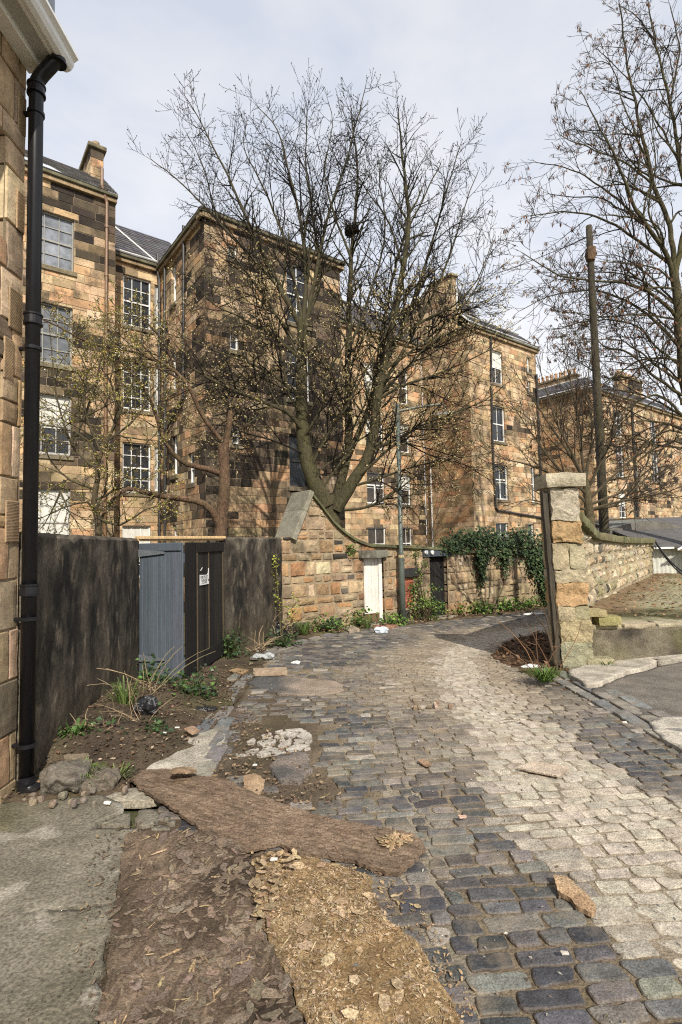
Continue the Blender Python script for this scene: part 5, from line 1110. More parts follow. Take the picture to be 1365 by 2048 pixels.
TB_ = Tree(55, (.115, .072, .045), (.06, .042, .028), .0042, budB)
b0 = AY(441, 1078, 10.9)
TB_.limb([Vector((b0.x, 10.9, g(11)-.1)), AY(441, 1078, 10.9), AY(446, 1010, 10.9), AY(450, 955, 10.9), AY(447, 905, 10.9), AY(445, 888, 10.9)], .17, .10, 0, PB, True, 14)
TB_.limb(trace(10.9, [(450, 930), (452, 890), (458, 860), (462, 822)]), .07, .055, 0, PB, True, 10)
TB_.limb(trace(10.9, [(440, 1062), (430, 1032), (408, 1008), (370, 998), (320, 992), (285, 985), (255, 978), (225, 1000), (205, 1035)], dy=-1.2), .085, .03, 2, PB, True, 10, .45)
TB_.limb(trace(10.9, [(446, 948), (415, 938), (375, 928), (345, 905), (325, 870), (312, 830), (290, 780), (262, 745), (235, 715)], dy=-.9), .07, .016, 3, PB, True, 9, .45)
TB_.limb(trace(10.9, [(442, 880), (418, 850), (398, 815), (378, 775), (350, 742), (305, 718), (250, 700), (190, 690), (120, 655), (85, 640)], dy=-1.2), .055, .012, 3, PB, True, 9, .4)
TB_.limb(trace(10.9, [(378, 775), (330, 740), (270, 735), (215, 750), (170, 790)], dy=-1.0), .03, .008, 3, PB)
TB_.limb(trace(10.9, [(462, 825), (480, 812), (510, 800)], dy=-.2), .02, .008, 2, PB)
TB_.limb(trace(10.9, [(350, 742), (330, 690), (300, 650), (260, 620)], dy=-.7), .03, .008, 3, PB); TB_.limb(trace(10.9, [(290, 780), (250, 770), (215, 800), (190, 850)], dy=-.7), .02, .006, 3, PB)
TB_.build('cherry_tree', 'pollarded cherry with a stubby forked trunk and long arms above the black gate leaf', 'tree', (b0.x, 10.9, g(11)), budname='leaf_buds')
# blossom tree at the far left
TC_ = Tree(77, (.085, .066, .04), (.075, .062, .036), .0040, budB)
PCc = dict(PB, dens={3: 5.4, 2: 6.4, 1: 8.5}, len={3: 1.35, 2: .68, 1: .28}, wander=.26, trop={0: .1, 1: .1, 2: .15, 3: .1})
bs0 = AY(197, 1075, 9.4)
TC_.limb([Vector((bs0.x, 9.4, g(9.4)-.1)), bs0, AY(196, 1040, 9.4), AY(188, 1005, 9.4), AY(196, 960, 9.4), AY(198, 920, 9.4), AY(215, 880, 9.4)], .10, .035, 2, PCc, True, 10, .6)
for p_, dy in (([(196, 1030), (175, 1005), (130, 1015), (85, 1035)], -.6), ([(190, 1000), (215, 990), (250, 955), (280, 900), (310, 870)], -.3), ([(198, 920), (175, 880), (140, 860), (95, 850)], -.4), ([(215, 880), (240, 820), (220, 760), (240, 700), (225, 640)], .2), ([(200, 900), (170, 820), (175, 740), (150, 690), (160, 640)], -.5), ([(215, 880), (260, 850), (300, 800), (325, 760)], .3), ([(200, 940), (150, 900), (115, 800), (105, 720), (100, 660)], -.2), ([(196, 980), (140, 960), (100, 920), (85, 880)], .2), ([(196, 1035), (240, 1050), (290, 1020), (330, 1010)], -.5), ([(150, 880), (190, 780), (210, 700), (290, 640)], .4), ([(130, 960), (110, 1010), (90, 1050)], .1), ([(215, 880), (265, 770), (285, 700), (275, 620)], -.1)):
    TC_.limb(trace(9.4, p_, dy=dy), .028, .006, 3, PCc, spawn=.1)
TC_.build('blossom_tree', 'small tangled tree with yellow-green buds and white blossom above the long rendered wall', 'tree', (bs0.x, 9.4, g(9.4)), budname='blossom')
# big ash at the right
def budD(T, pts, d):
    r = T.r; p = pts[-1]
    if r.random() < .30:
        for k in range(r.randint(5, 12)):
            dd = Vector((r.uniform(-.5, .5), r.uniform(-.5, .5), -1)).normalized(); q = p+Vector((r.uniform(-.05, .05), r.uniform(-.05, .05), 0)); L_ = r.uniform(.08, .17)
            if r.random() < .5: T.bud.leaf(q, dd, Vector((r.uniform(-1, 1), r.uniform(-1, 1), .3)), L_, L_*.28, jit(r.choice([(.14, .065, .03), (.20, .10, .045), (.08, .04, .02)]), .3, r))
            else: d3 = Vector((r.uniform(-1, 1), r.uniform(-1, 1), r.uniform(-.8, .6))).normalized(); T.br.tube([q, q+d3*L_], .0035, 3, T.twig)
TD_ = Tree(31, (.07, .06, .032), (.034, .027, .017), .0095, budD)
PD = dict(dens={3: 2.2, 2: 2.9, 1: 3.6}, len={3: 2.7, 2: 1.4, 1: .6}, rad={3: .045, 2: .022, 1: .011}, seg={2: .22, 1: .16, 0: .14, 3: .3}, wander=.26, trop={0: .5, 1: .35, 2: .25, 3: .1}, ang=(30, 62), wob=.06)
YA = 17.0; rb = AY(1425, 1010, YA); root2 = Vector((rb.x+.1, YA, .2))
TD_.limb([root2, rb, AY(1395, 900, YA), AY(1374, 800, YA), AY(1364, 700, YA), AY(1355, 610, YA), AY(1350, 530, YA)], .25, .125, 0, PD, True, 14)
for p_, dy, r_ in (([(1350, 560), (1330, 500), (1290, 450), (1262, 395), (1235, 325), (1200, 255), (1160, 185)], -1.2, .13), ([(1350, 540), (1338, 450), (1310, 370), (1285, 270), (1262, 170), (1245, 60), (1235, -20)], .4, .14), ([(1352, 540), (1372, 430), (1362, 330), (1340, 200), (1310, 80), (1290, -30)], -.4, .15), ([(1356, 640), (1310, 590), (1250, 565), (1190, 560), (1120, 550), (1045, 505)], -1.5, .10), ([(1345, 530), (1290, 490), (1220, 445), (1150, 425), (1060, 430)], -.8, .09), ([(1285, 445), (1230, 395), (1160, 345), (1075, 325)], .9, .07), ([(1356, 690), (1310, 640), (1250, 600), (1190, 580), (1110, 590), (1040, 620)], .8, .09),
    ([(1362, 790), (1335, 770), (1300, 745), (1255, 705), (1205, 690), (1170, 640)], -1.4, .085), ([(1364, 830), (1335, 800), (1300, 790), (1250, 820), (1190, 850), (1150, 830)], -1.0, .075), ([(1385, 900), (1345, 880), (1310, 920), (1290, 960), (1240, 1000)], -1.5, .05), ([(1262, 395), (1280, 300), (1250, 220), (1220, 130), (1175, 130)], .5, .06), ([(1310, 370), (1255, 330), (1190, 300), (1120, 270)], -.8, .06), ([(1362, 330), (1320, 250), (1280, 190), (1230, 130), (1200, 100)], 1.0, .06), ([(1340, 200), (1360, 100), (1340, 10)], -.6, .06), ([(1362, 760), (1300, 720), (1250, 760), (1180, 740), (1120, 700)], 1.2, .05), ([(1360, 730), (1320, 700), (1270, 650), (1200, 640), (1100, 660)], -.4, .055), ([(1372, 430), (1420, 330), (1450, 200), (1440, 60)], .2, .13), ([(1358, 690), (1420, 600), (1480, 500)], .5, .1), ([(1310, 80), (1280, 40), (1250, 20)], -.3, .05), ([(1365, 860), (1320, 850), (1260, 880), (1200, 930)], .3, .05),
    ([(1330, 500), (1300, 420), (1310, 330), (1300, 240)], -.9, .07), ([(1290, 450), (1210, 400), (1150, 395), (1100, 390)], -.3, .05)):
    TD_.limb(trace(YA, p_, dy=dy), r_*.66, .012, 3, PD, r_ > .08, 9)
rr_ = random.Random(4)
for k in range(15):
    sy = rr_.uniform(560, 900); ex, ey = rr_.uniform(1085, 1300), sy+rr_.uniform(-120, 130); sx_ = 1362+max(0, sy-800)*.2
    TD_.limb(trace(YA, [(sx_, sy), (lerp(sx_, ex, .3), lerp(sy, ey, .3)-rr_.uniform(0, 40)), (lerp(sx_, ex, .65), lerp(sy, ey, .65)-rr_.uniform(-10, 40)), (ex, ey)], dy=rr_.uniform(-1.8, 1.5)), .04, .012, 3, PD, False, 7)
TD_.build('ash_tree', 'big bare ash with hanging brown keys leaning in from the right edge', 'tree', root2, budname='seed_keys')
# many-stemmed bush behind the rubble wall
TE_ = Tree(41, (.07, .056, .034), (.045, .034, .022), .0068, None)
PE = dict(dens={3: 3.6, 2: 4.8, 1: 5}, len={3: 1.3, 2: .75, 1: .3}, rad={3: .02, 2: .011, 1: .006}, seg={2: .18, 1: .14, 0: .1, 3: .2}, wander=.13, trop={0: .5, 1: .5, 2: .45, 3: .3}, ang=(18, 42), wob=.03)
bb = AY(1180, 1035, 12.2); rt = Vector((bb.x, 12.2, -.5))
TE_.trunk.tube([rt, bb, AY(1176, 1000, 12.2), AY(1172, 960, 12.2)], [.14, .11, .09, .07], 10, (.085, .068, .04))
for p_, dy in (([(1174, 970), (1140, 900), (1115, 850), (1095, 790), (1075, 720)], -.3), ([(1172, 965), (1160, 880), (1150, 800), (1130, 720), (1125, 680)], .3), ([(1176, 990), (1130, 950), (1085, 900), (1050, 850), (1020, 800)], -.5), ([(1178, 1010), (1120, 960), (1060, 930), (1000, 915), (960, 890)], -.2), ([(1172, 960), (1185, 860), (1175, 780), (1185, 700)], .2), ([(1178, 1000), (1240, 940), (1290, 890), (1340, 850)], -.5), ([(1178, 1010), (1250, 980), (1310, 930), (1370, 890)], .2), ([(1180, 1020), (1250, 1000), (1330, 985), (1390, 960)], -.3), ([(1175, 980), (1215, 900), (1245, 830), (1290, 770)], .4), ([(1178, 1020), (1110, 1010), (1060, 1000), (1010, 1010)], -.3), ([(1176, 975), (1205, 920), (1225, 860), (1240, 780)], -.6), ([(1174, 965), (1120, 880), (1060, 790), (1030, 740)], .4), ([(1180, 1020), (1230, 1010), (1290, 960), (1350, 930)], .5)):
    TE_.limb(trace(12.2, p_, dy=dy), .038, .007, 3, PE, spawn=.2)
TE_.build('bush_tree', 'many-stemmed leafless bush fanning out behind the gate pier and utility pole', 'tree', rt)
# thin saplings in the yard behind the lane wall
TF_ = Tree(43, (.08, .065, .04), (.07, .055, .035), .0055, None); PF = dict(PE, dens={3: 2, 2: 3, 1: 3}, trop={0: .6, 1: .6, 2: .5, 3: .4})
sbase = AY(860, 1085, 19.5)
for p_ in ([(860, 1085), (850, 1020), (835, 960), (830, 920)], [(862, 1085), (880, 1010), (905, 950), (915, 900)], [(858, 1085), (820, 1040), (790, 1010), (760, 990)], [(864, 1085), (910, 1040), (940, 990), (950, 950)]): TF_.limb([Vector((sbase.x, 19.5, -.8))]+trace(19.5, p_), .03, .006, 3, PF, spawn=.35)
TF_.build('sapling', 'thin bare sapling between the lane wall and the paler tenement', 'tree', (sbase.x, 19.5, -.8))
# ------------------------------------------------------------------ ivy, shrub, weeds
def leafblob(mb, c, rad, n, L0, cols, r, up=.6, ax=None):
    for k in range(n):
        v = Vector(tuple(clamp(r.gauss(0, .45), -.9, .9) for _ in range(3))); p = c+Vector((v.x*rad[0], v.y*rad[1], v.z*rad[2])); d = Vector((r.uniform(-1, 1), r.uniform(-1, 1), r.uniform(-.6, .5))).normalized(); L_ = L0*r.uniform(.6, 1.3)
        mb.leaf(p, d, Vector((r.uniform(-.7, .7), r.uniform(-.7, .7), up)), L_, L_*.8, jit(r.choice(cols), .3, r))
iv = thing('ivy', 'dark green ivy draped over the top of the lane wall behind the pier', 'ivy', tuple(gp(900, 1100) and WF.P(gp(900, 1100)[0], 1.2)))
mb = MB(); r = random.Random(8); IV = [(.022, .045, .014), (.03, .06, .018), (.045, .08, .025), (.018, .034, .012), (.07, .10, .035)]
for (px, py, ru, rz_, n) in ((905, 1090, .5, .22, 260), (935, 1080, .5, .35, 420), (965, 1085, .5, .4, 500), (1000, 1090, .6, .4, 560), (1035, 1085, .6, .45, 560), (1065, 1095, .6, .5, 600), (1090, 1110, .6, .6, 600), (1085, 1150, .5, .7, 520), (1100, 1130, .6, .8, 500), (956, 1115, .22, .4, 220), (957, 1140, .16, .45, 170), (1005, 1120, .2, .4, 160), (1085, 1185, .3, .5, 260), (1060, 1125, .35, .5, 260), (980, 1070, .3, .3, 160), (1045, 1070, .4, .3, 160), (1120, 1110, .7, .6, 400)):
    u, z = gp(px, py)
    for k in range(int(n*1.1)):
        uu_ = u+r.gauss(0, .5)*ru; zz_ = z+r.gauss(0, .5)*rz_; tp_ = wtop(uu_)+.1; w = r.uniform(.05, .22) if zz_ < tp_ else r.uniform(-.45, .22)
        d = (D1*r.uniform(-1, 1)+Vector((0, 0, r.uniform(-1, .2)))+WN*r.uniform(0, .5)).normalized(); L_ = r.uniform(.06, .13)
        mb.leaf(WF.P(uu_, zz_, w), d, WN*.8+Vector((0, 0, .5))+Vector((r.uniform(-.5, .5), r.uniform(-.5, .5), 0)), L_, L_*.85, jit(r.choice(IV), .3, r))
mb.build('leaves', M_LEAF, iv); mb = MB()
for (pxs) in (((925, 1085), (945, 1110), (952, 1150), (955, 1170)), ((1080, 1090), (1100, 1150), (1100, 1210)), ((985, 1075), (1040, 1085), (1095, 1120))): mb.tube([WF.P(*gp(*p), .06) for p in pxs], .012, 4, (.10, .075, .05))
mb.build('stems', M_TWIG, iv)
GRN = [(.08, .17, .03), (.12, .22, .04), (.06, .12, .025), (.17, .25, .05)]
sb = thing('shrub', 'bright green shrub in front of the black door of the lane wall', 'shrub', tuple(AY(848, 1238, 14.5)))
mb = MB(); ms = MB(); r = random.Random(5); s0 = AY(848, 1238, 14.5)
for k in range(34):
    q = AY(848+r.gauss(0, 20), 1205+r.gauss(0, 18), 14.5+r.uniform(-.25, .25)) if k < 26 else AY(835+r.gauss(0, 6), 1160-(k-26)*9, 14.7); ms.tube([s0+Vector((r.uniform(-.15, .15), 0, 0)), s0.lerp(q, .5)+Vector((r.uniform(-.08, .08), 0, .1)), q], .007, 4, (.1, .075, .045)); leafblob(mb, q, (.2, .2, .16), 44, .055, GRN+[(.17, .24, .05)], r)
mb.build('leaves', M_LEAF, sb); ms.build('stems', M_TWIG, sb)
def clump(label, p, rad, n, L0, cols, seed, name='weed_clump', cat='weed', grp='weeds along the walls'):
    mb = MB(); r = random.Random(seed); leafblob(mb, p+Vector((0, 0, rad[2]*.5)), rad, n, L0, cols, r)
    for k in range(0): q = p+Vector((r.gauss(0, .4)*rad[0], r.gauss(0, .4)*rad[1], 0)); mb.tube([p, p.lerp(q, .7)+Vector((0, 0, rad[2]*.5)), q+Vector((0, 0, rad[2]))], .004, 3, (.10, .12, .04))
    nl = len(mb.v)//4; mb.v += [p-Vector((.003, 0, .02)), p+Vector((.003, 0, -.02))]      # petioles gather at the root
    for k in range(nl): mb.f.append((nl*4, nl*4+1, k*4)); mb.c.append((.07, .09, .03))
    o = mb.build(name, M_LEAF); tag(o, label, cat, grp)
NET = [(.028, .055, .022), (.04, .075, .028), (.022, .042, .018), (.055, .095, .03)]
def GV(px, py, h=.05): p = G(px, py, h); return p
for i, (px, py, rd, n, L0, cl, lab) in enumerate((
    (205, 1500, (.20, .2, .16), 210, .055, NET, 'dark nettle clump beside the broken plank and rubble heap'), (310, 1475, (.17, .17, .13), 150, .05, NET, 'small dark weed clump on the litter above the pale concrete path'), (290, 1430, (.2, .2, .13), 130, .05, NET, 'low green weed in the middle of the litter heap'),
    (385, 1400, (.32, .3, .26), 260, .06, NET+GRN[:1], 'leafy weed at the lane edge of the litter heap below the grey gate leaf'), (335, 1385, (.22, .2, .2), 150, .06, NET, 'leafy weed at the foot of the grey gate leaf'), (300, 1372, (.24, .2, .3), 180, .06, NET+GRN[:1], 'weed against the end of the long rendered wall by the gate hinge'),
    (462, 1308, (.34, .3, .34), 330, .07, IV, 'rounded ivy-leaved clump at the right foot of the black gate leaf'), (565, 1292, (.36, .3, .22), 240, .07, IV, 'dark low clump beside the black bin bag'), (585, 1260, (.5, .35, .3), 260, .07, GRN, 'green weeds in the corner between rendered and stone walls'), (650, 1260, (.7, .35, .24), 360, .08, NET+GRN, 'low weeds along the stone wall left of the white door'),
    (716, 1252, (.4, .25, .32), 300, .08, GRN, 'bright weed tuft at the left foot of the white door'), (788, 1248, (.5, .3, .2), 220, .08, GRN, 'small green weeds at the foot of the street lamp'), (905, 1230, (.4, .28, .26), 240, .09, GRN, 'green weed just right of the black door'), (950, 1227, (.75, .32, .30), 420, .09, GRN+[(.2, .26, .06)], 'bright leafy weeds below the hanging ivy strand'), (1005, 1221, (.8, .32, .28), 400, .09, GRN, 'leafy weeds at the foot of the wall under the ivy'), (1050, 1216, (.7, .32, .26), 320, .09, GRN, 'leafy weeds farthest right along the ivy wall'), (710, 1104, (.16, .1, .22), 70, .07, GRN, 'fern growing from the wall above the white door'))):
    p = GV(px, py) if i < 16 else WF.P(*gp(700, 1105), .08)
    clump(lab, p, rd, n, L0, cl, 60+i)
def tuft(label, p, n, hgt, spread, cols, seed, wd=.006, name='grass_tuft', cat='grass', droop=.5):
    mb = MB(); r = random.Random(seed)
    for k in range(n):
        a = r.uniform(0, 2*PI); o_ = Vector((math.cos(a), math.sin(a), 0)); q = p+o_*r.uniform(0, spread*.35); h = hgt*r.uniform(.5, 1.1); sp = spread*r.uniform(.2, 1); sd_ = Vector((-o_.y, o_.x, 0))*wd; c = jit(r.choice(cols), .25, r)
        pts = [q, q+o_*sp*.35+Vector((0, 0, h*.6)), q+o_*sp*.75+Vector((0, 0, h*.92)), q+o_*sp*1.15+Vector((0, 0, h*(1-droop*.35)))]
        mb.add([pts[0]-sd_, pts[0]+sd_, pts[1]-sd_, pts[1]+sd_, pts[2]-sd_*.6, pts[2]+sd_*.6, pts[3]], [(0, 1, 3, 2), (2, 3, 5, 4), (4, 5, 6)], c)
    tag(mb.build(name, M_LEAF), label, cat, 'grass tufts along the lane edges')
GRS = [(.08, .13, .03), (.11, .16, .04), (.06, .10, .025), (.16, .17, .06)]
tuft('grass tuft growing over the front of the rubble boulder', GV(172, 1572), 130, .17, .15, GRS, 1); tuft('sparse grass blades on the dark soil left of the long rotten board', GV(235, 1560), 45, .09, .16, GRS, 2); tuft('broad-leaved tuft between boulder and rendered wall', GV(150, 1492, .1), 40, .22, .16, [(.05, .10, .02), (.07, .13, .03)], 3, .018)
tuft('long grass at the foot of the long rendered wall', GV(250, 1420, .15), 90, .32, .22, GRS, 4); tuft('green grass tuft left of the gate pier foot', GV(1090, 1362, .08), 260, .16, .28, [(.09, .16, .03), (.07, .13, .025), (.13, .19, .04)], 5); tuft('yellowish grass below the stone wall gable', GV(610, 1268), 110, .3, .35, GRS, 6); tuft('grass strands at the white door step', GV(735, 1256), 80, .25, .3, GRS, 7); tuft('grass at the right foot of the gate pier', GV(1215, 1335), 50, .1, .15, GRS, 9)
def stalks(label, p, n, hgt, lean, seed, name='dry_stalks', col=(.30, .23, .14), rad=.0045, spread=.15):
    mb = MB(); r = random.Random(seed)
    for k in range(n):
        q = p+Vector((r.uniform(-spread, spread), r.uniform(-spread, spread), 0)); d = Vector((r.uniform(-1, 1)*lean, r.uniform(-1, 1)*lean, 1)).normalized(); h = hgt*r.uniform(.4, 1.1); pts = [q]
        for i in range(5): d = (d+Vector((r.uniform(-.22, .22), r.uniform(-.22, .22), -.14))).normalized(); pts.append(pts[-1]+d*h/5)
        mb.tube(pts, [rad, rad, rad*.9, rad*.8, rad*.7, rad*.5], 4, jit(col, .25, r))
        if r.random() < .4: e = pts[3]; mb.tube([e, e+Vector((r.uniform(-.2, .2), r.uniform(-.1, .1), r.uniform(.0, .2)))*h], rad*.5, 3, col)
    tag(mb.build(name, M_TWIG), label, 'dead stalks', 'dead stalks along the lane edges')
stalks('dry straw stalks leaning over the litter heap by the rendered wall', GV(275, 1440, .15), 8, .55, .7, 1, rad=.003); stalks('thin stalks rising against the grey gate leaf', GV(290, 1400, .15), 12, .9, .8, 2); stalks('broken dry stems behind the boulder', GV(190, 1480, .12), 12, .35, 1.2, 3)
stalks('long pale stems in the corner by the black bin bag', GV(548, 1272), 12, 1.3, .7, 4, rad=.009); stalks('straw at the foot of the short rendered wall', GV(515, 1300), 18, .6, 1.3, 5, rad=.007); stalks('dead stems against the stone wall left of the white door', GV(665, 1254), 14, .9, 1.0, 6, rad=.009); stalks('bare reddish shoots beside the timber post', GV(1098, 1352, .1), 8, .8, .4, 7, col=(.2, .11, .06), rad=.006, spread=.22)
cr2 = Tree(12, (.13, .08, .05), (.07, .05, .03), .005, None)
for p_ in ([(1118, 1368), (1112, 1325), (1100, 1280), (1092, 1230), (1078, 1195)], [(1112, 1330), (1095, 1270), (1075, 1235), (1060, 1220)], [(1115, 1345), (1110, 1290), (1115, 1230), (1105, 1180)]): cr2.limb(trace(7.35, p_, dy=.3), .018, .006, 2, dict(PE, dens={3: 2, 2: 3.2, 1: 3}, len={3: .6, 2: .35, 1: .18}), spawn=.3)
cr2.build('sapling', 'small bare sapling leaning on the timber post of the gate pier', 'sapling', tuple(G(1118, 1368)), budname='x')
# forsythia-like sprig on the corner of rendered and stone walls
mb = MB(); ms = MB(); r = random.Random(19); q0 = GV(562, 1275)
for pts_ in ([(562, 1275), (560, 1220), (556, 1180), (552, 1130), (549, 1118)], [(562, 1275), (572, 1240), (585, 1215), (598, 1200)]):
    P3 = [AY(a, b, 11.75) for a, b in pts_]; ms.tube(P3, .008, 4, (.16, .12, .06))
    for a, b in zip(P3[1:], P3[2:]): leafblob(mb, a.lerp(b, .5), (.14, .1, .3), 42, .06, [(.30, .30, .04), (.22, .26, .05)], r)
t = thing('climbing_shrub', 'yellow-green sprig climbing the join of rendered wall and stone wall', 'shrub', tuple(q0)); mb.build('leaves', M_LEAF, t); ms.build('stems', M_TWIG, t)
# leaf litter, crumbs, grit: nobody could count it
def litter(name, n, area, zf, cols, L0, seed, mat=M_LEAF, flat=.5):
    mb = MB(); r = random.Random(seed); xs_ = [p[0] for p in area]; ys_ = [p[1] for p in area]; k = 0
    while k < n:
        x, y = r.uniform(min(xs_), max(xs_)), r.uniform(min(ys_), max(ys_))
        if not inpoly(x, y, area): continue
        k += 1; d = Vector((r.uniform(-1, 1), r.uniform(-1, 1), r.uniform(-flat, flat)*.6)).normalized(); L_ = L0*r.uniform(.4, 1.5); mb.leaf(Vector((x, y, zf(x, y)+r.uniform(.003, .025))), d, Vector((r.uniform(-flat, flat), r.uniform(-flat, flat), 1)), L_, L_*r.uniform(.25, .7), jit(r.choice(cols), .3, r))
    o = mb.build(name, mat); o['kind'] = 'stuff'
BRN = [(.10, .058, .032), (.15, .09, .05), (.07, .045, .028), (.22, .15, .085), (.30, .22, .14), (.05, .035, .025)]
litter('leaf_litter', 5200, [p for p in vl if p[1] < 9], vz, [(.10, .058, .032), (.13, .08, .045), (.07, .045, .028), (.05, .035, .025), (.08, .05, .03), (.16, .11, .065), (.06, .04, .026), (.34, .27, .19)], .034, 1)
litter('leaf_litter', 800, PG([(985, 1318), (1010, 1292), (1080, 1270), (1120, 1290), (1140, 1350), (1090, 1350), (1040, 1340)]), lambda x, y: g(y)+.03+.04*sst(2.3, 3.2, x)*sst(7.0, 8.6, y), [(.09, .05, .028), (.14, .08, .042), (.06, .035, .02), (.22, .14, .075)], .075, 2, flat=.9)
litter('leaf_litter', 1200, [(4.3, 9.2), (5.3, 10.6), (6.8, 12.6), (10.6, 17.6), (13, 18), (9.5, 13), (7.6, 9.6), (5, 8.4)], lambda x, y: TZ+.03+.10*sst(1.1, .0, abs((x-5.1)-(y-10.6)*.76)/1.3)*.4, [(.22, .12, .055), (.30, .18, .09), (.12, .07, .035)], .08, 3)
litter('leaf_litter', 2200, [(p.x, p.y) for p in fw], lambda x, y: g(y)+.06, BRN, .08, 4)
litter('grit', 2600, [(-1.2, 1.6), (2.8, 1.6), (2.8, 8), (-1.4, 8)], lambda x, y: g(y)+.018, [(.3, .24, .17), (.12, .085, .055), (.5, .45, .38), (.2, .15, .1)], .016, 5, M_EARTH)
# ------------------------------------------------------------------ rotten fibreboards and the things lying about
def flakes(mb, poly, n, zf, cols, seed, L0=(.02, .07), lift=.012, curl=.5, asp=(.25, .7), acc=None):
    r = random.Random(seed); xs_ = [p[0] for p in poly]; ys_ = [p[1] for p in poly]; k = 0; tries = 0
    while k < n and tries < n*30:
        tries += 1; x, y = r.uniform(min(xs_), max(xs_)), r.uniform(min(ys_), max(ys_))
        if not inpoly(x, y, poly) or (acc and r.random() > acc(x, y)): continue
        k += 1; a = r.uniform(0, PI); L_ = r.uniform(*L0)*(1 if r.random() < .8 else 1.5); w = L_*r.uniform(*asp); ca, sa = math.cos(a), math.sin(a); m_ = r.randint(5, 7); z = zf(x, y)+r.uniform(.001, lift); tx, ty = r.uniform(-curl, curl)*.5, r.uniform(-curl, curl)*.5; vs = []
        for i in range(m_):
            b = 2*PI*(i+r.uniform(-.25, .25))/m_; rr = r.uniform(.7, 1.1); px, py = math.cos(b)*L_/2*rr, math.sin(b)*w/2*rr; vs.append(Vector((x+px*ca-py*sa, y+px*sa+py*ca, z+px*tx+py*ty+.25*px*px/L_*r.uniform(-1, 1))))
        mb.add(vs, [tuple(range(m_))], jit(r.choice(cols), .22, r))
BC = [(.185, .125, .08), (.225, .155, .105), (.155, .105, .068), (.26, .185, .125), (.125, .085, .055)]
def grain(a, b, dx, dy, sd=1):
    def c(x, y):
        al, ac = x*dx+y*dy, -x*dy+y*dx; k = clamp(.5+.55*nz(al*7, ac*42, sd)+.4*nz(al*2.2, ac*7, sd+3)+.35*nz(al*16, ac*70, sd+5)); return mixc(a, b, k)
    return c
def boardcol(a, b, f=9, sd=1):
    def c(x, y):
        k = clamp(.5+.7*nz(x, y, sd, f)+.5*nz(x*1.3, y*.4, sd+4, f*2.3)); return mixc(a, b, k)
    return c
# the long strip
P1 = PG([(254, 1546), (285, 1538), (330, 1534), (400, 1548), (450, 1556), (500, 1578), (560, 1600), (640, 1626), (720, 1640), (790, 1655), (835, 1664), (852, 1692), (825, 1720), (800, 1742), (760, 1734), (700, 1712), (640, 1705), (600, 1702), (560, 1680), (500, 1694), (470, 1690), (420, 1672), (390, 1640), (350, 1615), (310, 1590), (280, 1572)], .07)
def z1(x, y): return g(y)+.062+.016*nz(x, y, 1, 1.6)+.003*nz(x, y, 4, 6)+.003*nz(x*.6+y*.4, y-x*.3, 9, 30)+.0025*nz(x*.35, y, 5, 60)
t1 = thing('rotten_board', 'long curved strip of brown rotten fibreboard lying diagonally over the setts', 'board', (-.5, 3.6, g(3.6)))
mb = MB(); sheet(mb, P1, .008, z1, .020, grain((.105, .072, .047), (.275, .20, .14), .89, -.46), .016, 14, 3); flakes(mb, P1, 900, z1, BC, 4, (.010, .04), .003, .15, (.12, .4))
mb.build('board_sheet', M_BOARD, t1)
mb = MB(); ho = G(790, 1680, .07); P = [(ho.x+.085*math.cos(a)*(1+.2*math.sin(3*a)), ho.y+.06*math.sin(a)) for a in [k*PI/8 for k in range(16)]]; flakes(mb, P, 90, lambda x, y: z1(x, y)+.004, [(.42, .30, .17), (.34, .23, .13), (.48, .36, .22)], 8, (.03, .09), .012, .9, (.1, .35)); o = mb.build('torn_patch', M_BOARD, t1)
mb = MB(); q = PG([(345, 1540), (385, 1536), (400, 1545), (370, 1556), (340, 1553)], .1); sheet(mb, q, .010, lambda x, y: g(y)+.125+.03*nz(x, y, 2, 6), .012, boardcol((.22, .15, .09), (.34, .24, .15)), .02, 9); mb.build('torn_flake', M_BOARD, t1)
# dark square sheet
P2 = PG([(252, 1667), (340, 1664), (440, 1668), (470, 1690), (505, 1715), (510, 1760), (498, 1800), (520, 1850), (545, 1905), (575, 1960), (590, 2010), (640, 2130), (185, 2130)], .05)
def z2(x, y): return g(y)+.058+.010*nz(x, y, 3, 2.0)+.005*nz(x, y, 9, 14)-.018*sst(-1.0, -.5, x)*clamp(.5+nz(x, y, 4, 6))
t2 = thing('rotten_board', 'dark flaking square of rotten fibreboard on the pavement at the bottom edge', 'board', (-.9, 2.6, g(2.6)))
mb = MB(); dk = lambda x, y: mixc(boardcol((.135, .098, .068), (.215, .158, .112), 10, 7)(x, y), (.062, .044, .03), clamp(sst(-1.1, -.6, x)*.55+1.0*nz(x, y, 2, 3.2)))
gr2 = grain((.6, .6, .6), (1.3, 1.3, 1.3), .12, 1, 6); dk2 = lambda x, y: tuple(p*q for p, q in zip(dk(x, y), gr2(x, y))); sheet(mb, P2, .010, z2, .022, dk2, .016, 9, 5)
flakes(mb, P2, 800, z2, [(.165, .125, .09), (.20, .152, .11), (.14, .105, .075), (.215, .165, .122), (.11, .08, .055)], 14, (.02, .07), .006, .18, (.15, .45), acc=lambda x, y: .06+.94*sst(-1.25, -.75, x)); flakes(mb, P2, 150, z2, [(.20, .155, .115), (.175, .135, .10), (.225, .175, .13)], 16, (.05, .10), .010, .14, (.3, .6), acc=lambda x, y: sst(-1.15, -.75, x)); flakes(mb, P2, 120, z2, [(.38, .28, .16), (.3, .22, .13)], 15, (.03, .08), .012, .4, (.06, .16))
mb.build('board_sheet', M_BOARD, t2)
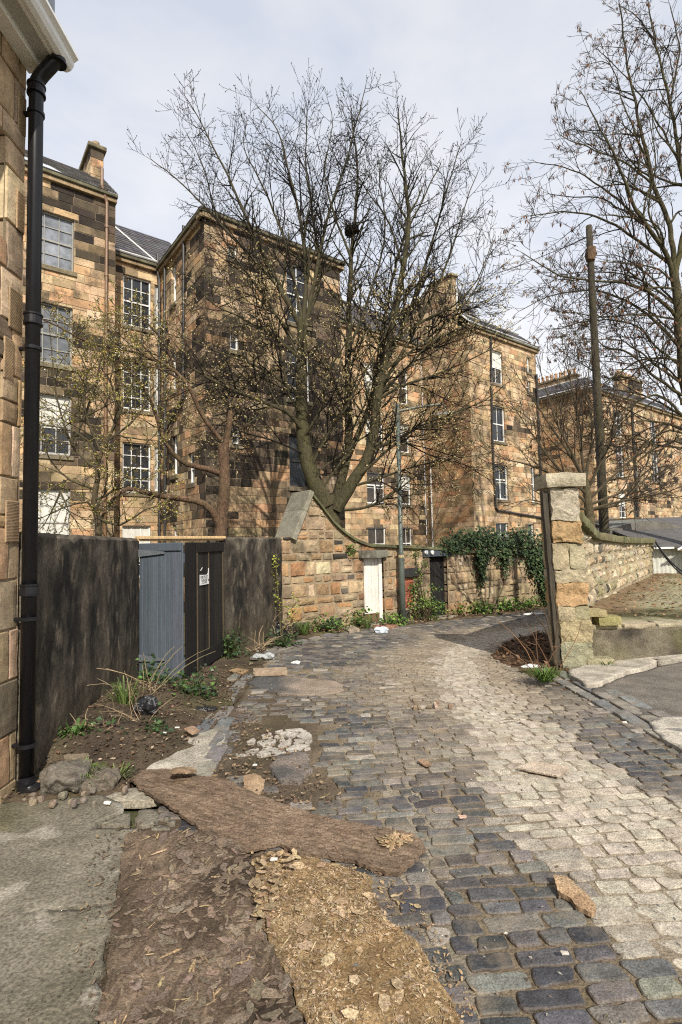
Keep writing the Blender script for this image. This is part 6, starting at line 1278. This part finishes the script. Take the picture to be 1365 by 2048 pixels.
# golden delaminated layer
P3 = PG([(505, 1722), (540, 1706), (600, 1716), (690, 1735), (742, 1758), (750, 1800), (775, 1845), (830, 1885), (860, 1935), (905, 2005), (960, 2130), (650, 2130), (600, 2010), (575, 1950), (545, 1900), (520, 1840), (505, 1790)], .03)
def z3(x, y): return g(y)+.036+.010*nz(x, y, 5, 3.0)+.006*nz(x, y, 1, 15)
t3 = thing('rotten_board', 'golden fibrous torn layer of board right of the dark square sheet', 'board', (-.1, 2.4, g(2.4)))
mb = MB(); gd = lambda x, y: mixc(boardcol((.20, .125, .055), (.40, .28, .145), 12, 5)(x, y), (.085, .055, .028), clamp(1.15*nz(x, y, 8, 3.4)+.55*nz(x, y, 3, 9)-.1))
sheet(mb, P3, .012, z3, .022, gd, .028, 8, 8)
GC = [(.43, .32, .195), (.35, .25, .145), (.50, .39, .26), (.27, .185, .10), (.18, .12, .065), (.40, .30, .20)]
dkp = lambda x, y: clamp(.75-1.5*nz(x, y, 8, 3.4)-.5*nz(x, y, 3, 9), .08, 1); flakes(mb, P3, 4200, z3, GC, 24, (.006, .024), .008, .5, (.15, .7), acc=dkp); flakes(mb, P3, 2200, z3, GC, 25, (.012, .05), .010, .5, (.04, .12), acc=dkp); flakes(mb, P3, 25, z3, [(.44, .33, .21), (.38, .28, .17)][:22], 26, (.04, .085), .02, .35, (.5, .9))
mb.build('board_sheet', M_BOARD, t3)
mb = MB(); flakes(mb, PG([(505, 1715), (600, 1712), (560, 1790), (530, 1900), (500, 1800)], .05), 60, lambda x, y: g(y)+.068, [(.44, .33, .20), (.36, .26, .15), (.24, .17, .11)], 27, (.03, .08), .015, .6, (.2, .7)); mb.build('loose_flakes', M_BOARD, t3)
mb = MB(); flakes(mb, PG([(480, 1700), (760, 1720), (900, 1950), (980, 2100), (850, 1850), (640, 1650), (690, 1590), (480, 1400), (420, 1560)], .03), 700, lambda x, y: g(y)+.035, [(.34, .25, .15), (.24, .16, .1), (.15, .1, .065)], 29, (.015, .05), .008, .4, (.2, .6)); flakes(mb, PG([(170, 1690), (255, 1650), (330, 1640), (260, 1800), (215, 2048), (150, 2048)], .03), 260, lambda x, y: g(y)+.045, [(.16, .115, .075), (.11, .08, .052), (.2, .15, .1), (.28, .2, .12)], 33, (.008, .03), .006, .3, (.2, .6)); flakes(mb, PG([(690, 1700), (800, 1745), (900, 1900), (990, 2048), (870, 2048), (760, 1850)], .03), 420, lambda x, y: g(y)+.03, [(.34, .25, .15), (.24, .16, .1), (.42, .31, .18)], 34, (.006, .03), .006, .4, (.15, .6)); o = mb.build('board_crumbs', M_BOARD); o['kind'] = 'stuff'
def slabthing(name, label, cat, px, h, thick, cola, colb, cell=.012, rag=.006, mat=M_BOARD, bend=.01, seed=1, grp=None):
    mb = MB(); sheet(mb, PG(px, h), cell, lambda x, y: g(y)+h+bend*nz(x, y, seed, 3)+.002*nz(x, y, seed, 30), thick, boardcol(cola, colb, 7, seed), rag, 9, seed); o = mb.build(name, mat); tag(o, label, cat, grp); return o
slabthing('cardboard_piece', 'pale pinkish rectangle of board on the bright wheel track', 'cardboard', [(1034, 1534), (1066, 1520), (1142, 1533), (1118, 1552)], .052, .012, (.46, .37, .28), (.55, .46, .36), rag=.003)
slabthing('wood_chunk', 'splintered chunk of pale wood by the edge of the sunken setts at lower right', 'wood', [(1108, 1752), (1128, 1757), (1150, 1770), (1172, 1786), (1196, 1812), (1188, 1822), (1160, 1812), (1135, 1790), (1115, 1778)], .055, .022, (.36, .24, .14), (.52, .38, .24), .008, .014, bend=.03)
slabthing('plank_offcut', 'pale flat plank offcut lying below the black gate leaf', 'plank', [(507, 1336), (573, 1334), (576, 1346), (507, 1349)], .055, .03, (.34, .25, .17), (.42, .32, .22), .02, .004)
slabthing('cardboard_piece', 'small brown diamond of board beside the pale plank offcut', 'cardboard', [(457, 1341), (474, 1335), (499, 1341), (486, 1348)], .06, .015, (.27, .18, .09), (.36, .25, .14), .016, .004)
slabthing('cardboard_piece', 'torn light brown scrap above the long rotten board', 'cardboard', [(485, 1550), (510, 1546), (526, 1556), (530, 1572), (518, 1588), (490, 1586)], .055, .01, (.30, .20, .12), (.42, .30, .19), .01, .02, bend=.03)
slabthing('cardboard_piece', 'pinkish scrap at the top of the pale concrete path', 'cardboard', [(365, 1458), (385, 1452), (402, 1462), (385, 1468)], .09, .01, (.33, .21, .13), (.42, .29, .2), .012, .01)
slabthing('flat_stone', 'pale flat stone in the weeds left of the white door', 'stone', [(685, 1256), (705, 1249), (720, 1258), (700, 1262)], .08, .06, (.36, .29, .21), (.44, .37, .28), .03, .02, M_CONC)
slabthing('brick_rubble', 'scatter of crushed pink brick by the white door', 'rubble', [(745, 1252), (780, 1240), (800, 1246), (790, 1254), (750, 1258)], .05, .03, (.3, .15, .1), (.4, .22, .15), .03, .06, M_EARTH)
slabthing('plank_offcut', 'short grey broken plank lying on top of the rubble boulder', 'plank', [(126, 1508), (178, 1507), (180, 1515), (128, 1518)], .2, .02, (.2, .155, .105), (.3, .24, .17), .012, .01)
slabthing('cardboard_piece', 'brown shard on the middle of the lane beyond the wheel track rubble', 'cardboard', [(835, 1520), (850, 1518), (866, 1528), (850, 1531)], .05, .01, (.25, .16, .1), (.34, .23, .15), .012, .01)
mb = MB(); q = G(845, 1412, .03)
for k in range(12): mb.rough(q+Vector((rnd.gauss(0, .16), rnd.gauss(0, .08), rnd.uniform(0, .015))), tuple(rnd.uniform(.02, .07) for _ in range(3)), .006, jit(rnd.choice([(.25, .18, .12), (.28, .2, .14), (.4, .32, .24)]), .2), 3, .5, 9)
o = mb.build('broken_debris', M_EARTH); o['kind'] = 'stuff'
# rubble boulder by the downpipe
mb = MB(); q = G(128, 1568, .1); mb.rough(q+Vector((.0, .05, .02)), (.30, .26, .20), .06, (.15, .132, .108), 22, .55, 5.5, None, 4, .12); mb.rough(q+Vector((.22, .10, -.02)), (.28, .2, .15), .05, (.16, .135, .105), 14, .6, 6, None, 7, .12)
mb_ = mb; mb = MB()
for k in range(46): mb.rough(q+Vector((rnd.gauss(.08, .17), rnd.gauss(-.02, .11), rnd.uniform(-.1, .0))), tuple(rnd.uniform(.02, .06) for _ in range(3)), .012, jit((.24, .2, .155), .3), 4, .5, 8)
structure(mb.build('rubble_crumbs', M_RUBBLE, smooth=True), 'stuff'); mb = mb_
tag(mb.build('rubble_boulder', M_RUBBLE, smooth=True), 'lumpy grey concrete boulder at the foot of the black downpipe', 'boulder')
# bags and scraps
def bag(label, p, size, col, mat, seed, name='plastic_bag', grp=None):
    mb = MB(); mb.rough(p, size, min(size)*.35, col, 12, .8, 9/max(size)*.35, None, seed); tag(mb.build(name, mat), label, 'bag', grp)
bag('slumped black bin bag in the corner below the stone gable', G(545, 1264, .12), (.55, .4, .34), (.018, .018, .02), M_BAG, 1, 'bin_bag'); bag('torn black bag half buried in the litter heap', G(292, 1412, .22), (.22, .2, .14), (.02, .02, .022), M_BAG, 2, 'bin_bag'); bag('flat black bag scrap near the lane edge of the litter heap', G(412, 1418, .06), (.24, .12, .05), (.02, .02, .022), M_BAG, 3, 'bin_bag')
bag('crumpled pale blue bag by the white door', G(762, 1262, .06), (.28, .18, .14), (.5, .56, .6), M_PAPER, 4); bag('clear crushed bottle below the short rendered wall', G(528, 1313, .08), (.34, .1, .1), (.36, .38, .38), M_PLASTIC, 5, 'crushed_bottle'); bag('white crumpled scrap on the lane right of the plank offcut', G(592, 1326, .03), (.14, .1, .05), (.66, .65, .62), M_PAPER, 6, 'paper_scrap', 'scraps of litter')
bag('long white rag at the foot of the ivy wall', G(1070, 1228, .05), (.6, .12, .06), (.7, .69, .66), M_PAPER, 7, 'rag'); bag('white wrapper on the leaf pile left of the pier', G(1062, 1333, .12), (.26, .1, .05), (.72, .71, .68), M_PAPER, 8, 'paper_scrap', 'scraps of litter')
r = random.Random(77)
SCR = [(288, 1405, 'white'), (315, 1408, 'white'), (345, 1412, 'pink'), (250, 1432, 'white'), (330, 1465, 'white'), (355, 1455, 'white'), (425, 1340, 'white'), (516, 1302, 'white'), (548, 1318, 'white'), (535, 1300, 'white'), (510, 1530, 'white'), (215, 1606, 'white'), (330, 1748, 'white'), (1045, 1440, 'pale'), (1025, 1390, 'white'), (1250, 1445, 'pale'), (548, 1718, 'white'), (925, 1632, 'pinkish'), (1130, 1905, 'pale'), (270, 1455, 'brown')]
where = ['beside the torn black bag', 'under the grey gate hinge weeds', 'in the litter heap nearest the lane', 'deep in the litter by the rendered wall', 'on the soil above the pale path', 'right of the small weed clump', 'below the black gate leaf edge', 'left of the crushed bottle', 'near the ivy-leaved clump', 'behind the crushed bottle', 'on the mud above the long rotten board', 'on the pavement edge near the boulder', 'on the pavement beside the dark board', 'on the setts right of the wheel track', 'on the wheel track before the pier', 'beside the tarmac edge', 'on the golden torn layer', 'between dark setts near the board end', 'among the dark setts at the lower right', 'in the middle of the litter heap']
CC = {'white': (.60, .585, .55), 'pink': (.5, .24, .2), 'pale': (.55, .5, .43), 'pinkish': (.55, .36, .28), 'brown': (.2, .13, .08)}
for (px, py, cn_), wh in zip(SCR, where):
    p = G(px, py, .06 if px > 480 else .14 if py < 1480 else .05); mb = MB(); s_ = r.uniform(.016, .032); mb.rough(p, (s_*1.6, s_, s_*.35), s_*.25, CC[cn_], 5, .3, 22, None, px); tag(mb.build('paper_scrap' if cn_ in ('white', 'pink') else 'stone_chip', M_PAPER), cn_+' scrap '+wh if cn_ in ('white', 'pink') else cn_+' chip '+wh, 'scrap', 'scraps of litter')
